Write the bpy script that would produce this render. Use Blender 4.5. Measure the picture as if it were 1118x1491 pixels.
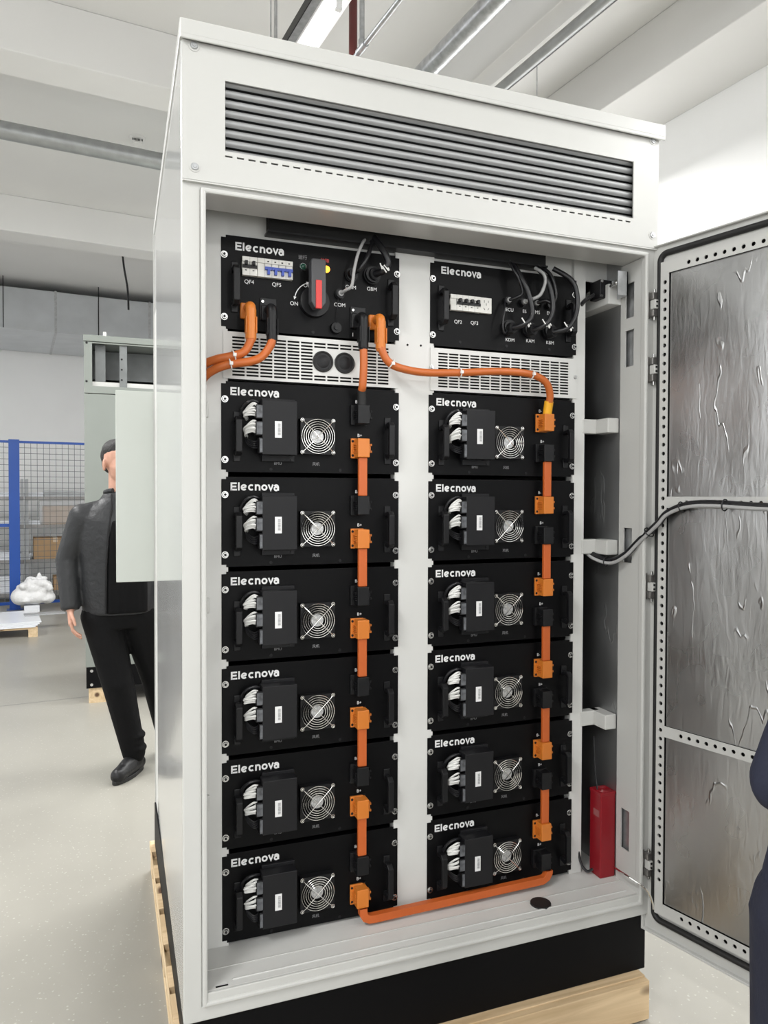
import bpy, bmesh, math, random
from mathutils import Vector, Matrix
random.seed(7)
for o in list(bpy.data.objects): bpy.data.objects.remove(o)
scene = bpy.context.scene
COL = scene.collection
PI = math.pi
# ------------------------------------------------------------------ camera
Z0 = 1.757                       # height of the first screw row above the floor
FPX = 1074.365; IW, IH = 1118.0, 1491.0
YAW, PITCH, ROLL = 0.358973, -0.020711, 0.002610
CAM = Vector((-0.2797, -1.89346, Z0 - 0.24627))
fwd = Vector((math.sin(YAW)*math.cos(PITCH), math.cos(YAW)*math.cos(PITCH), math.sin(PITCH)))
rgt = Vector((math.cos(YAW), -math.sin(YAW), 0)); upv = rgt.cross(fwd)
r2 = rgt*math.cos(ROLL) + upv*math.sin(ROLL); u2 = upv*math.cos(ROLL) - rgt*math.sin(ROLL)
cd = bpy.data.cameras.new('camera'); cam = bpy.data.objects.new('camera', cd); COL.objects.link(cam)
mw = Matrix((r2, u2, -fwd)).transposed().to_4x4(); mw.translation = CAM; cam.matrix_world = mw
cd.sensor_fit = 'AUTO'; cd.sensor_width = 36.0; cd.lens = FPX*36.0/IH; cd.clip_start = 0.02; cd.clip_end = 100
scene.camera = cam
def ray(u, v): return (r2*((u-IW/2)/FPX) - u2*((v-IH/2)/FPX) + fwd)
def onY(u, v, Y):
    d = ray(u, v); return CAM + d*((Y-CAM.y)/d.y)
def onZ(u, v, Z):
    d = ray(u, v); return CAM + d*((Z-CAM.z)/d.z)
def onX(u, v, X):
    d = ray(u, v); return CAM + d*((X-CAM.x)/d.x)
# ------------------------------------------------------------------ world, exposure
w = bpy.data.worlds.new('world'); scene.world = w; w.use_nodes = True
w.node_tree.nodes['Background'].inputs[0].default_value = (0.97, 0.99, 1.0, 1)
w.node_tree.nodes['Background'].inputs[1].default_value = 2.5
vs = scene.view_settings; vs.view_transform = 'Standard'; vs.look = 'None'; vs.gamma = 1.0; vs.use_curve_mapping = False
vs.exposure = 0.06
LAMP_W = 58.0
# building axes: turned 6 degrees against the cabinet
BA = math.radians(6.0)
AX = Vector((math.cos(BA), math.sin(BA), 0)); BX = Vector((-math.sin(BA), math.cos(BA), 0))
def ab(p): return (p.dot(AX), p.dot(BX))
def wab(a, b, z=0.0): return AX*a + BX*b + Vector((0, 0, z))
# ------------------------------------------------------------------ materials
M = {}
def mat(name, col, rough=0.5, metal=0.0, noise=0.0, nscale=8.0, bump=0.0, bscale=60.0, stretch=None, coat=0.0, emit=None, estr=0.0, alpha=1.0, trans=0.0, spec=0.5, rnoise=0.0):
    m = bpy.data.materials.new(name); m.use_nodes = True
    nt = m.node_tree; N = nt.nodes; L = nt.links; b = N['Principled BSDF']
    b.inputs['Base Color'].default_value = (*col, 1); b.inputs['Roughness'].default_value = rough; b.inputs['Metallic'].default_value = metal
    b.inputs['Specular IOR Level'].default_value = spec
    if coat: b.inputs['Coat Weight'].default_value = coat; b.inputs['Coat Roughness'].default_value = 0.08
    if trans: b.inputs['Transmission Weight'].default_value = trans
    if alpha < 1: b.inputs['Alpha'].default_value = alpha
    if emit: b.inputs['Emission Color'].default_value = (*emit, 1); b.inputs['Emission Strength'].default_value = estr
    if noise or bump or rnoise:
        tc = N.new('ShaderNodeTexCoord'); mp = N.new('ShaderNodeMapping'); L.new(tc.outputs['Object'], mp.inputs['Vector'])
        if stretch: mp.inputs['Scale'].default_value = stretch
    if noise:
        t = N.new('ShaderNodeTexNoise'); t.inputs['Scale'].default_value = nscale; t.inputs['Detail'].default_value = 5; L.new(mp.outputs[0], t.inputs['Vector'])
        cr = N.new('ShaderNodeValToRGB'); L.new(t.outputs['Fac'], cr.inputs['Fac'])
        cr.color_ramp.elements[0].position = 0.3; cr.color_ramp.elements[1].position = 0.7
        cr.color_ramp.elements[0].color = (*[c*(1-noise) for c in col], 1); cr.color_ramp.elements[1].color = (*[min(1, c*(1+noise)) for c in col], 1)
        L.new(cr.outputs[0], b.inputs['Base Color'])
    if rnoise:
        t = N.new('ShaderNodeTexNoise'); t.inputs['Scale'].default_value = nscale*0.7; t.inputs['Detail'].default_value = 3; L.new(mp.outputs[0], t.inputs['Vector'])
        mr = N.new('ShaderNodeMapRange'); mr.inputs['To Min'].default_value = max(0.02, rough-rnoise); mr.inputs['To Max'].default_value = rough+rnoise
        L.new(t.outputs['Fac'], mr.inputs['Value']); L.new(mr.outputs[0], b.inputs['Roughness'])
    if bump:
        t = N.new('ShaderNodeTexNoise'); t.inputs['Scale'].default_value = bscale; t.inputs['Detail'].default_value = 4; L.new(mp.outputs[0], t.inputs['Vector'])
        bp = N.new('ShaderNodeBump'); bp.inputs['Strength'].default_value = bump; bp.inputs['Distance'].default_value = 0.01
        L.new(t.outputs['Fac'], bp.inputs['Height']); L.new(bp.outputs[0], b.inputs['Normal'])
    M[name] = m; return m
mat('white_paint', (0.55, 0.55, 0.53), 0.32, noise=0.015, nscale=3)
mat('white_gloss_lifted', (0.62, 0.625, 0.62), 0.16, noise=0.015, nscale=3, rnoise=0.05, coat=0.5)  # glossier cabinet white, colour also lightened as if more light fell there
mat('rack_white_lifted', (0.66, 0.66, 0.64), 0.4, noise=0.02, nscale=4)  # cabinet white lightened to make up for dim light inside
mat('black_panel', (0.003, 0.003, 0.0035), 0.42, bump=0.04, bscale=900, spec=0.13)
mat('black_plinth', (0.003, 0.003, 0.0035), 0.5, spec=0.12, bump=0.04, bscale=500)
mat('black_plastic', (0.007, 0.007, 0.008), 0.4, spec=0.3)
mat('dark_box', (0.009, 0.009, 0.0105), 0.45, bump=0.05, bscale=900, spec=0.28)
mat('black_rubber', (0.012, 0.012, 0.012), 0.6)
mat('void_black', (0.004, 0.004, 0.004), 0.8)
mat('grey_plastic', (0.10, 0.105, 0.115), 0.35, noise=0.5, nscale=90)
mat('lever_grey', (0.055, 0.055, 0.06), 0.5)
mat('print_white', (0.82, 0.82, 0.82), 0.5)
mat('print_grey', (0.30, 0.30, 0.31), 0.5)
mat('sticker', (0.80, 0.80, 0.80), 0.4)
mat('orange_plastic', (0.62, 0.185, 0.024), 0.38)
mat('label_faded', (0.30, 0.09, 0.09), 0.5)
mat('orange_bar', (0.54, 0.112, 0.02), 0.45)
mat('orange_cable', (0.52, 0.125, 0.022), 0.42)
mat('yellow_sleeve', (0.85, 0.42, 0.02), 0.4)
mat('red_plastic', (0.62, 0.035, 0.03), 0.4)
mat('red_box', (0.25, 0.006, 0.013), 0.32)
mat('lamp_green', (0.012, 0.07, 0.045), 0.2)
mat('lamp_lit', (0.9, 0.3, 0.02), 0.3, emit=(1.0, 0.30, 0.015), estr=7)
mat('breaker_white', (0.72, 0.71, 0.67), 0.4)
mat('blue_toggle', (0.015, 0.06, 0.42), 0.35)
mat('screw_metal', (0.55, 0.55, 0.54), 0.25, 1.0)
mat('chrome_wire', (0.80, 0.79, 0.76), 0.15, 1.0)
mat('hub_metal', (0.55, 0.55, 0.55), 0.4, 0.6, noise=0.35, nscale=160)
mat('galvanised', (0.46, 0.47, 0.48), 0.35, 0.85, noise=0.18, nscale=30, rnoise=0.08)
mat('pipe_grey', (0.36, 0.37, 0.37), 0.4, 0.55, noise=0.1, nscale=14)
mat('louvre_metal', (0.36, 0.365, 0.37), 0.42, 0.45)
mat('hinge_metal', (0.30, 0.29, 0.28), 0.35, 0.85, noise=0.15, nscale=60)
mat('white_wire', (0.78, 0.78, 0.76), 0.5)
mat('grey_wire', (0.38, 0.38, 0.38), 0.45)
mat('black_wire', (0.010, 0.010, 0.012), 0.35)
mat('tie_white', (0.75, 0.72, 0.69), 0.5)
mat('wall_white', (0.90, 0.90, 0.895), 0.7, noise=0.02, nscale=1.5)
mat('ceiling_white', (0.72, 0.715, 0.70), 0.75, noise=0.03, nscale=0.8)
mat('grey_green', (0.22, 0.24, 0.22), 0.3, noise=0.015, nscale=2)
mat('pale_panel', (0.58, 0.61, 0.57), 0.25, noise=0.015, nscale=2)
mat('grey_green_dark', (0.16, 0.17, 0.17), 0.45, 0.3, noise=0.2, nscale=6)
mat('blue_paint', (0.009, 0.068, 0.34), 0.35)
mat('mesh_wire', (0.10, 0.11, 0.12), 0.45, 0.4)
mat('cardboard', (0.42, 0.27, 0.14), 0.75, noise=0.1, nscale=6)
mat('tape', (0.62, 0.50, 0.36), 0.3)
mat('film_plastic', (0.85, 0.86, 0.87), 0.18, alpha=0.35)
mat('foam_white', (0.82, 0.82, 0.82), 0.55, bump=0.8, bscale=40)
mat('sheet_white', (0.80, 0.82, 0.86), 0.25)
mat('rack_steel', (0.45, 0.46, 0.47), 0.4, 0.4, noise=0.15, nscale=5)
mat('jacket_leather', (0.026, 0.027, 0.029), 0.45, spec=0.3, bump=0.5, bscale=30)
mat('shirt_black', (0.004, 0.004, 0.0045), 0.8, spec=0.15)
mat('trouser_black', (0.004, 0.004, 0.0045), 0.75, spec=0.15, bump=0.4, bscale=25)
mat('boot_leather', (0.008, 0.008, 0.009), 0.38, spec=0.35, bump=0.2, bscale=60)
mat('navy_cloth', (0.007, 0.010, 0.028), 0.75, bump=0.5, bscale=22)
mat('navy_dark', (0.006, 0.008, 0.022), 0.8, bump=0.4, bscale=25)
mat('skin', (0.52, 0.28, 0.20), 0.5, noise=0.08, nscale=30)
mat('hair', (0.010, 0.009, 0.009), 0.5, bump=0.6, bscale=200)
mat('eye_white', (0.75, 0.73, 0.70), 0.2)
mat('eye_dark', (0.02, 0.012, 0.008), 0.15)
mat('red_pipe', (0.10, 0.018, 0.016), 0.4)
mat('duct_foil', (0.56, 0.58, 0.60), 0.3, 0.75, noise=0.08, nscale=3, bump=0.35, bscale=5)
mat('tube_glow', (0.9, 0.9, 0.9), 0.4, emit=(0.96, 0.98, 1.0), estr=6.0)
mat('lamp_housing', (0.70, 0.70, 0.70), 0.4)
def foil_mat(name, col, rough, vscale, strength):
    m = mat(name, col, rough, 1.0); nt = m.node_tree; N = nt.nodes; L = nt.links; b = N['Principled BSDF']
    tc = N.new('ShaderNodeTexCoord')
    mp = N.new('ShaderNodeMapping'); mp.inputs['Scale'].default_value = (1, 1, 0.22); mp.inputs['Rotation'].default_value = (0.0, 0.12, 0); L.new(tc.outputs['Object'], mp.inputs[0])
    n1 = N.new('ShaderNodeTexNoise'); n1.inputs['Scale'].default_value = vscale; n1.inputs['Detail'].default_value = 6; n1.inputs['Distortion'].default_value = 0.6; L.new(mp.outputs[0], n1.inputs['Vector'])
    mp3 = N.new('ShaderNodeMapping'); mp3.inputs['Scale'].default_value = (1, 1, 0.30); mp3.inputs['Rotation'].default_value = (0.0, -0.2, 0); L.new(tc.outputs['Object'], mp3.inputs[0])
    vn = N.new('ShaderNodeTexNoise'); vn.inputs['Scale'].default_value = 9.0; vn.inputs['Detail'].default_value = 3.0; vn.inputs['Roughness'].default_value = 0.55; L.new(mp3.outputs[0], vn.inputs['Vector'])
    vs_ = N.new('ShaderNodeMath'); vs_.operation = 'SUBTRACT'; vs_.inputs[1].default_value = 0.5; L.new(vn.outputs['Fac'], vs_.inputs[0])
    va = N.new('ShaderNodeMath'); va.operation = 'ABSOLUTE'; L.new(vs_.outputs[0], va.inputs[0])
    nn = N.new('ShaderNodeTexNoise'); nn.inputs['Scale'].default_value = 7.0; L.new(tc.outputs['Object'], nn.inputs['Vector'])
    lt = N.new('ShaderNodeMapRange'); lt.inputs['From Min'].default_value = 0.0; lt.inputs['From Max'].default_value = 0.012; lt.inputs['To Min'].default_value = 1.0; lt.inputs['To Max'].default_value = 0.0; L.new(va.outputs[0], lt.inputs['Value'])
    gate = N.new('ShaderNodeMapRange'); gate.inputs['From Min'].default_value = 0.54; gate.inputs['From Max'].default_value = 0.60; L.new(nn.outputs['Fac'], gate.inputs['Value'])
    mu = N.new('ShaderNodeMath'); mu.operation = 'MULTIPLY'; L.new(lt.outputs[0], mu.inputs[0]); L.new(gate.outputs[0], mu.inputs[1])
    big = N.new('ShaderNodeTexNoise'); big.inputs['Scale'].default_value = 3.0; big.inputs['Detail'].default_value = 2; L.new(tc.outputs['Object'], big.inputs['Vector'])
    a1 = N.new('ShaderNodeMath'); a1.operation = 'MULTIPLY_ADD'; a1.inputs[1].default_value = 0.35; L.new(n1.outputs['Fac'], a1.inputs[0]); L.new(mu.outputs[0], a1.inputs[2])
    a2 = N.new('ShaderNodeMath'); a2.operation = 'MULTIPLY_ADD'; a2.inputs[1].default_value = 2.0; L.new(big.outputs['Fac'], a2.inputs[0]); L.new(a1.outputs[0], a2.inputs[2])
    bp = N.new('ShaderNodeBump'); bp.inputs['Strength'].default_value = strength; bp.inputs['Distance'].default_value = 0.004; L.new(a2.outputs[0], bp.inputs['Height']); L.new(bp.outputs[0], b.inputs['Normal'])
    mr = N.new('ShaderNodeMapRange'); mr.inputs['To Min'].default_value = rough-0.08; mr.inputs['To Max'].default_value = rough+0.12; L.new(nn.outputs['Fac'], mr.inputs['Value']); L.new(mr.outputs[0], b.inputs['Roughness'])
foil_mat('foil', (0.48, 0.48, 0.48), 0.27, 60, 0.45)
foil_mat('side_foil', (0.52, 0.525, 0.53), 0.46, 40, 0.35)
def wood_mat(name, c0, c1, axis):
    m = mat(name, c0, 0.65); nt = m.node_tree; N = nt.nodes; L = nt.links; b = N['Principled BSDF']
    tc = N.new('ShaderNodeTexCoord'); mp = N.new('ShaderNodeMapping'); s = [26, 26, 26]; s[axis] = 2.0; mp.inputs['Scale'].default_value = s; L.new(tc.outputs['Object'], mp.inputs[0])
    n1 = N.new('ShaderNodeTexNoise'); n1.inputs['Scale'].default_value = 1.2; n1.inputs['Detail'].default_value = 6; n1.inputs['Distortion'].default_value = 0.8; L.new(mp.outputs[0], n1.inputs['Vector'])
    cr = N.new('ShaderNodeValToRGB'); cr.color_ramp.elements[0].position = 0.35; cr.color_ramp.elements[1].position = 0.68
    cr.color_ramp.elements[0].color = (*c1, 1); cr.color_ramp.elements[1].color = (*c0, 1); L.new(n1.outputs['Fac'], cr.inputs[0])
    mp2 = N.new('ShaderNodeMapping'); s = [9, 9, 9]; s[axis] = 4.5; mp2.inputs['Scale'].default_value = s; L.new(tc.outputs['Object'], mp2.inputs[0])
    v = N.new('ShaderNodeTexVoronoi'); v.inputs['Scale'].default_value = 1.0; L.new(mp2.outputs[0], v.inputs['Vector'])
    kn = N.new('ShaderNodeMapRange'); kn.inputs['From Min'].default_value = 0.10; kn.inputs['From Max'].default_value = 0.20; L.new(v.outputs['Distance'], kn.inputs['Value'])
    mx = N.new('ShaderNodeMix'); mx.data_type = 'RGBA'; L.new(kn.outputs[0], mx.inputs['Factor']); mx.inputs['A'].default_value = (0.10, 0.05, 0.025, 1); L.new(cr.outputs[0], mx.inputs['B']); L.new(mx.outputs['Result'], b.inputs['Base Color'])
wood_mat('pine_x', (0.70, 0.53, 0.33), (0.52, 0.37, 0.21), 0)
wood_mat('pine_y', (0.72, 0.56, 0.36), (0.56, 0.41, 0.24), 1)
def floor_mat():
    m = mat('floor_terrazzo', (0.5, 0.49, 0.46), 0.3); nt = m.node_tree; N = nt.nodes; L = nt.links; b = N['Principled BSDF']
    tc = N.new('ShaderNodeTexCoord')
    n1 = N.new('ShaderNodeTexNoise'); n1.inputs['Scale'].default_value = 0.9; n1.inputs['Detail'].default_value = 6; L.new(tc.outputs['Object'], n1.inputs['Vector'])
    cr = N.new('ShaderNodeValToRGB'); cr.color_ramp.elements[0].color = (0.265, 0.255, 0.225, 1); cr.color_ramp.elements[1].color = (0.335, 0.323, 0.285, 1); cr.color_ramp.elements[0].position = 0.3; cr.color_ramp.elements[1].position = 0.7; L.new(n1.outputs['Fac'], cr.inputs[0])
    v = N.new('ShaderNodeTexVoronoi'); v.inputs['Scale'].default_value = 52; v.inputs['Randomness'].default_value = 1; L.new(tc.outputs['Object'], v.inputs['Vector'])
    n2 = N.new('ShaderNodeTexNoise'); n2.inputs['Scale'].default_value = 70; n2.inputs['Detail'].default_value = 3; L.new(tc.outputs['Object'], n2.inputs['Vector'])
    ad = N.new('ShaderNodeMath'); ad.operation = 'MULTIPLY_ADD'; ad.inputs[1].default_value = 0.5; L.new(n2.outputs['Fac'], ad.inputs[0]); L.new(v.outputs['Distance'], ad.inputs[2])
    sp = N.new('ShaderNodeMapRange'); sp.inputs['From Min'].default_value = 0.34; sp.inputs['From Max'].default_value = 0.42; sp.inputs['To Min'].default_value = 0.40; sp.inputs['To Max'].default_value = 0.0; L.new(ad.outputs[0], sp.inputs['Value'])
    mx = N.new('ShaderNodeMix'); mx.data_type = 'RGBA'; L.new(sp.outputs[0], mx.inputs['Factor']); L.new(cr.outputs[0], mx.inputs['A']); mx.inputs['B'].default_value = (0.58, 0.57, 0.53, 1)
    n3 = N.new('ShaderNodeTexNoise'); n3.inputs['Scale'].default_value = 150; n3.inputs['Detail'].default_value = 2; L.new(tc.outputs['Object'], n3.inputs['Vector'])
    dk = N.new('ShaderNodeMapRange'); dk.inputs['From Min'].default_value = 0.62; dk.inputs['From Max'].default_value = 0.70; dk.inputs['To Min'].default_value = 0.0; dk.inputs['To Max'].default_value = 0.5; L.new(n3.outputs['Fac'], dk.inputs['Value'])
    m2 = N.new('ShaderNodeMix'); m2.data_type = 'RGBA'; L.new(dk.outputs[0], m2.inputs['Factor']); L.new(mx.outputs['Result'], m2.inputs['A']); m2.inputs['B'].default_value = (0.30, 0.29, 0.27, 1)
    L.new(m2.outputs['Result'], b.inputs['Base Color'])
    mr = N.new('ShaderNodeMapRange'); mr.inputs['To Min'].default_value = 0.22; mr.inputs['To Max'].default_value = 0.42; L.new(n1.outputs['Fac'], mr.inputs['Value']); L.new(mr.outputs[0], b.inputs['Roughness'])
floor_mat()
# ------------------------------------------------------------------ mesh builder
class MB:
    def __init__(s): s.v = []; s.f = []
    def add(s, vs, fs):
        n = len(s.v); s.v += [tuple(p) for p in vs]; s.f += [tuple(i+n for i in f) for f in fs]; return s
    def box(s, x0, x1, y0, y1, z0, z1):
        x0, x1 = sorted((x0, x1)); y0, y1 = sorted((y0, y1)); z0, z1 = sorted((z0, z1))
        return s.add([(x0,y0,z0),(x1,y0,z0),(x1,y1,z0),(x0,y1,z0),(x0,y0,z1),(x1,y0,z1),(x1,y1,z1),(x0,y1,z1)],
              [(0,3,2,1),(4,5,6,7),(0,1,5,4),(1,2,6,5),(2,3,7,6),(3,0,4,7)])
    def bar(s, p0, p1, wid, hei, up=(0,0,1)):
        p0 = Vector(p0); p1 = Vector(p1); d = (p1-p0).normalized(); sd = d.cross(Vector(up)).normalized()*wid/2; u = sd.cross(d).normalized()*hei/2
        return s.add([p0-sd-u, p0+sd-u, p0+sd+u, p0-sd+u, p1-sd-u, p1+sd-u, p1+sd+u, p1-sd+u],
              [(0,1,2,3),(7,6,5,4),(0,4,5,1),(1,5,6,2),(2,6,7,3),(3,7,4,0)])
    def cone(s, p0, p1, r0, r1=None, n=16, caps=True):
        if r1 is None: r1 = r0
        p0 = Vector(p0); p1 = Vector(p1); d = (p1-p0).normalized(); a = d.orthogonal().normalized(); b = d.cross(a)
        vs = []
        for p, r in ((p0, r0), (p1, r1)):
            for i in range(n):
                t = 2*PI*i/n; vs.append(p + a*(r*math.cos(t)) + b*(r*math.sin(t)))
        fs = [(i, (i+1) % n, n+(i+1) % n, n+i) for i in range(n)]
        if caps: fs += [tuple(range(n-1, -1, -1)), tuple(range(n, 2*n))]
        return s.add(vs, fs)
    def tube(s, pts, r, n=10, closed=False, caps=True):
        P = [Vector(p) for p in pts]; k = len(P); vs = []; prev = None
        rr = r if isinstance(r, (list, tuple)) else [r]*k
        for i in range(k):
            if closed: t = (P[(i+1) % k]-P[i-1]).normalized()
            else: t = (P[min(i+1, k-1)]-P[max(i-1, 0)]).normalized()
            a = t.orthogonal().normalized() if prev is None else (prev - t*prev.dot(t)).normalized()
            prev = a; b = t.cross(a)
            for j in range(n):
                q = 2*PI*j/n; vs.append(P[i] + a*(rr[i]*math.cos(q)) + b*(rr[i]*math.sin(q)))
        fs = []
        for i in range(k if closed else k-1):
            for j in range(n):
                fs.append((i*n+j, i*n+(j+1) % n, ((i+1) % k)*n+(j+1) % n, ((i+1) % k)*n+j))
        if caps and not closed: fs += [tuple(range(n-1, -1, -1)), tuple(range((k-1)*n, k*n))]
        return s.add(vs, fs)
    def prism(s, poly, fn, t0, t1):
        n = len(poly); vs = [fn(p, q, t0) for p, q in poly] + [fn(p, q, t1) for p, q in poly]
        return s.add(vs, [tuple(range(n-1, -1, -1)), tuple(range(n, 2*n))] + [(i, (i+1) % n, n+(i+1) % n, n+i) for i in range(n)])
    def sphere(s, c, r, nu=14, nv=9):
        if not isinstance(r, (tuple, list)): r = (r, r, r)
        c = Vector(c); vs = [c+Vector((0, 0, r[2]))]
        for i in range(1, nv):
            for j in range(nu):
                t = PI*i/nv; q = 2*PI*j/nu; vs.append(c+Vector((r[0]*math.sin(t)*math.cos(q), r[1]*math.sin(t)*math.sin(q), r[2]*math.cos(t))))
        vs.append(c-Vector((0, 0, r[2]))); fs = [(0, 1+j, 1+(j+1) % nu) for j in range(nu)]
        for i in range(nv-2):
            for j in range(nu): fs.append((1+i*nu+j, 1+(i+1)*nu+j, 1+(i+1)*nu+(j+1) % nu, 1+i*nu+(j+1) % nu))
        l = len(vs)-1; fs += [(l, 1+(nv-2)*nu+(j+1) % nu, 1+(nv-2)*nu+j) for j in range(nu)]
        return s.add(vs, fs)
    def loft(s, secs, n=20):       # secs: (cx, cy, cz, rx, ry)
        vs = []
        for cx, cy, cz, rx, ry in secs:
            for j in range(n): q = 2*PI*j/n; vs.append((cx+rx*math.cos(q), cy+ry*math.sin(q), cz))
        k = len(secs); fs = [(i*n+j, i*n+(j+1) % n, (i+1)*n+(j+1) % n, (i+1)*n+j) for i in range(k-1) for j in range(n)]
        fs += [tuple(range(n-1, -1, -1)), tuple(range((k-1)*n, k*n))]
        return s.add(vs, fs)
    def capsule(s, p0, p1, r0, r1=None, n=14):
        if r1 is None: r1 = r0
        s.sphere(p0, r0, n, 8); s.sphere(p1, r1, n, 8)
        return s.cone(p0, p1, r0, r1, n)
    def plate(s, xs, zs, cell, fn, t0, t1):
        """plate in (x,z) with holes; cell(i,j) -> 1 solid, 0 hole, ('c', r) round hole; fn(x,z,t) -> point"""
        nx, nz = len(xs)-1, len(zs)-1
        def sol(i, j): return 0 <= i < nx and 0 <= j < nz and cell(i, j) != 0
        for i in range(nx):
            for j in range(nz):
                c = cell(i, j)
                if c == 0: continue
                x0, x1, z0, z1 = xs[i], xs[i+1], zs[j], zs[j+1]
                if c == 1:
                    for t, fl in ((t0, False), (t1, True)):
                        q = [fn(x0, z0, t), fn(x1, z0, t), fn(x1, z1, t), fn(x0, z1, t)]
                        s.add(q, [(3, 2, 1, 0) if fl else (0, 1, 2, 3)])
                else:
                    r = c[1]; k = 16; cx, cz = (x0+x1)/2, (z0+z1)/2; hx, hz = (x1-x0)/2, (z1-z0)/2; inn = []; out = []
                    for m_ in range(k):
                        q = 2*PI*(m_+0.0)/k; ca, sa = math.cos(q), math.sin(q); inn.append((cx+r*ca, cz+r*sa))
                        sc = 1/max(abs(ca), abs(sa)); out.append((cx+hx*ca*sc, cz+hz*sa*sc))
                    for t, fl in ((t0, False), (t1, True)):
                        vs = [fn(a, b, t) for a, b in inn] + [fn(a, b, t) for a, b in out]
                        fs = [((m_+1) % k, m_, k+m_, k+(m_+1) % k) for m_ in range(k)]
                        s.add(vs, [tuple(reversed(f)) for f in fs] if fl else fs)
                    s.add([fn(a, b, t0) for a, b in inn]+[fn(a, b, t1) for a, b in inn], [(m_, (m_+1) % k, k+(m_+1) % k, k+m_) for m_ in range(k)])
                for di, dj, e in ((-1, 0, ((x0, z1), (x0, z0))), (1, 0, ((x1, z0), (x1, z1))), (0, -1, ((x0, z0), (x1, z0))), (0, 1, ((x1, z1), (x0, z1)))):
                    if not sol(i+di, j+dj):
                        (a, b), (c2, d) = e; s.add([fn(a, b, t0), fn(c2, d, t0), fn(c2, d, t1), fn(a, b, t1)], [(3, 2, 1, 0)])
        return s
    def mesh(s, name, smooth=False, off=None, weld=True):
        me = bpy.data.meshes.new(name)
        v = s.v if off is None else [(p[0]-off[0], p[1]-off[1], p[2]-off[2]) for p in s.v]
        me.from_pydata(v, [], s.f)
        bm = bmesh.new(); bm.from_mesh(me)
        if weld: bmesh.ops.remove_doubles(bm, verts=bm.verts, dist=1e-6)
        bmesh.ops.recalc_face_normals(bm, faces=bm.faces); bm.to_mesh(me); bm.free()
        if smooth:
            me.polygons.foreach_set('use_smooth', [True]*len(me.polygons)); me.set_sharp_from_angle(angle=math.radians(42))
        return me
    def build(s, name, m, parent=None, smooth=False, off=None, bevel=0.0, loc=None):
        me = s.mesh(name, smooth, off); me.materials.append(M[m])
        return link(name, me, parent, loc, bevel)
def link(name, me, parent=None, loc=None, bevel=0.0, rot=None):
    o = bpy.data.objects.new(name, me); COL.objects.link(o)
    if parent: o.parent = parent
    if loc is not None: o.location = loc
    if rot is not None: o.rotation_euler = rot
    if bevel:
        b = o.modifiers.new('bevel', 'BEVEL'); b.width = bevel; b.segments = 2; b.limit_method = 'ANGLE'; b.angle_limit = math.radians(50)
    return o
def tag(o, label=None, cat=None, group=None, kind=None):
    if label: o['label'] = label
    if cat: o['category'] = cat
    if group: o['group'] = group
    if kind: o['kind'] = kind
    return o
def empty(name, loc=(0, 0, 0), rz=0.0, label=None, cat=None, group=None):
    o = bpy.data.objects.new(name, None); COL.objects.link(o); o.location = loc; o.rotation_euler = (0, 0, rz); o.empty_display_size = 0.05
    return tag(o, label, cat, group)
def copy_tree(o, parent=None):
    c = o.copy(); COL.objects.link(c); c.parent = parent
    for ch in o.children: copy_tree(ch, c)
    return c
def smooth_path(pts, sub=8, closed=False):
    P = [Vector(p) for p in pts]; out = []; k = len(P)
    for i in range(k if closed else k-1):
        if closed: a, b, c, d = P[i-1], P[i], P[(i+1) % k], P[(i+2) % k]
        else: a, b, c, d = P[max(i-1, 0)], P[i], P[i+1], P[min(i+2, k-1)]
        for q in range(sub):
            t = q/sub; out.append(0.5*((2*b)+(c-a)*t+(2*a-5*b+4*c-d)*t*t+(3*b-a-3*c+d)*t*t*t))
    if not closed: out.append(P[-1])
    return out
def XZ(x, z, t): return (x, t, z)          # plate facing -Y
def XY(x, y, t): return (x, y, t)
# flat strokes on a panel (facing -Y)
def stroke(mb, pts, wd, y, round_=True):
    n = len(pts); closed = math.hypot(pts[0][0]-pts[-1][0], pts[0][1]-pts[-1][1]) < 1e-7
    A_, B_ = [], []
    for i in range(n):
        p, q = pts[max(i-1, 0)], pts[min(i+1, n-1)]
        if closed and i in (0, n-1): p, q = pts[-2], pts[1]
        c = pts[i]; d1 = (c[0]-p[0], c[1]-p[1]); d2 = (q[0]-c[0], q[1]-c[1])
        if i == 0 and not closed: d1 = d2
        if i == n-1 and not closed: d2 = d1
        l1 = math.hypot(*d1) or 1; l2 = math.hypot(*d2) or 1
        n1 = (-d1[1]/l1, d1[0]/l1); n2 = (-d2[1]/l2, d2[0]/l2); m_ = (n1[0]+n2[0], n1[1]+n2[1]); lm = math.hypot(*m_) or 1
        m_ = (m_[0]/lm, m_[1]/lm); k = min(2.0, 1/max(0.3, m_[0]*n1[0]+m_[1]*n1[1]))*wd/2
        A_.append((c[0]+m_[0]*k, y, c[1]+m_[1]*k)); B_.append((c[0]-m_[0]*k, y, c[1]-m_[1]*k))
    mb.add(A_+B_, [(i, n+i, n+i+1, i+1) for i in range(n-1)])
def arc(cx, cz, rx, a0, a1, n=14, rz=None):
    rz = rx if rz is None else rz
    return [(cx+rx*math.cos(math.radians(a0+(a1-a0)*i/n)), cz+rz*math.sin(math.radians(a0+(a1-a0)*i/n))) for i in range(n+1)]
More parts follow.
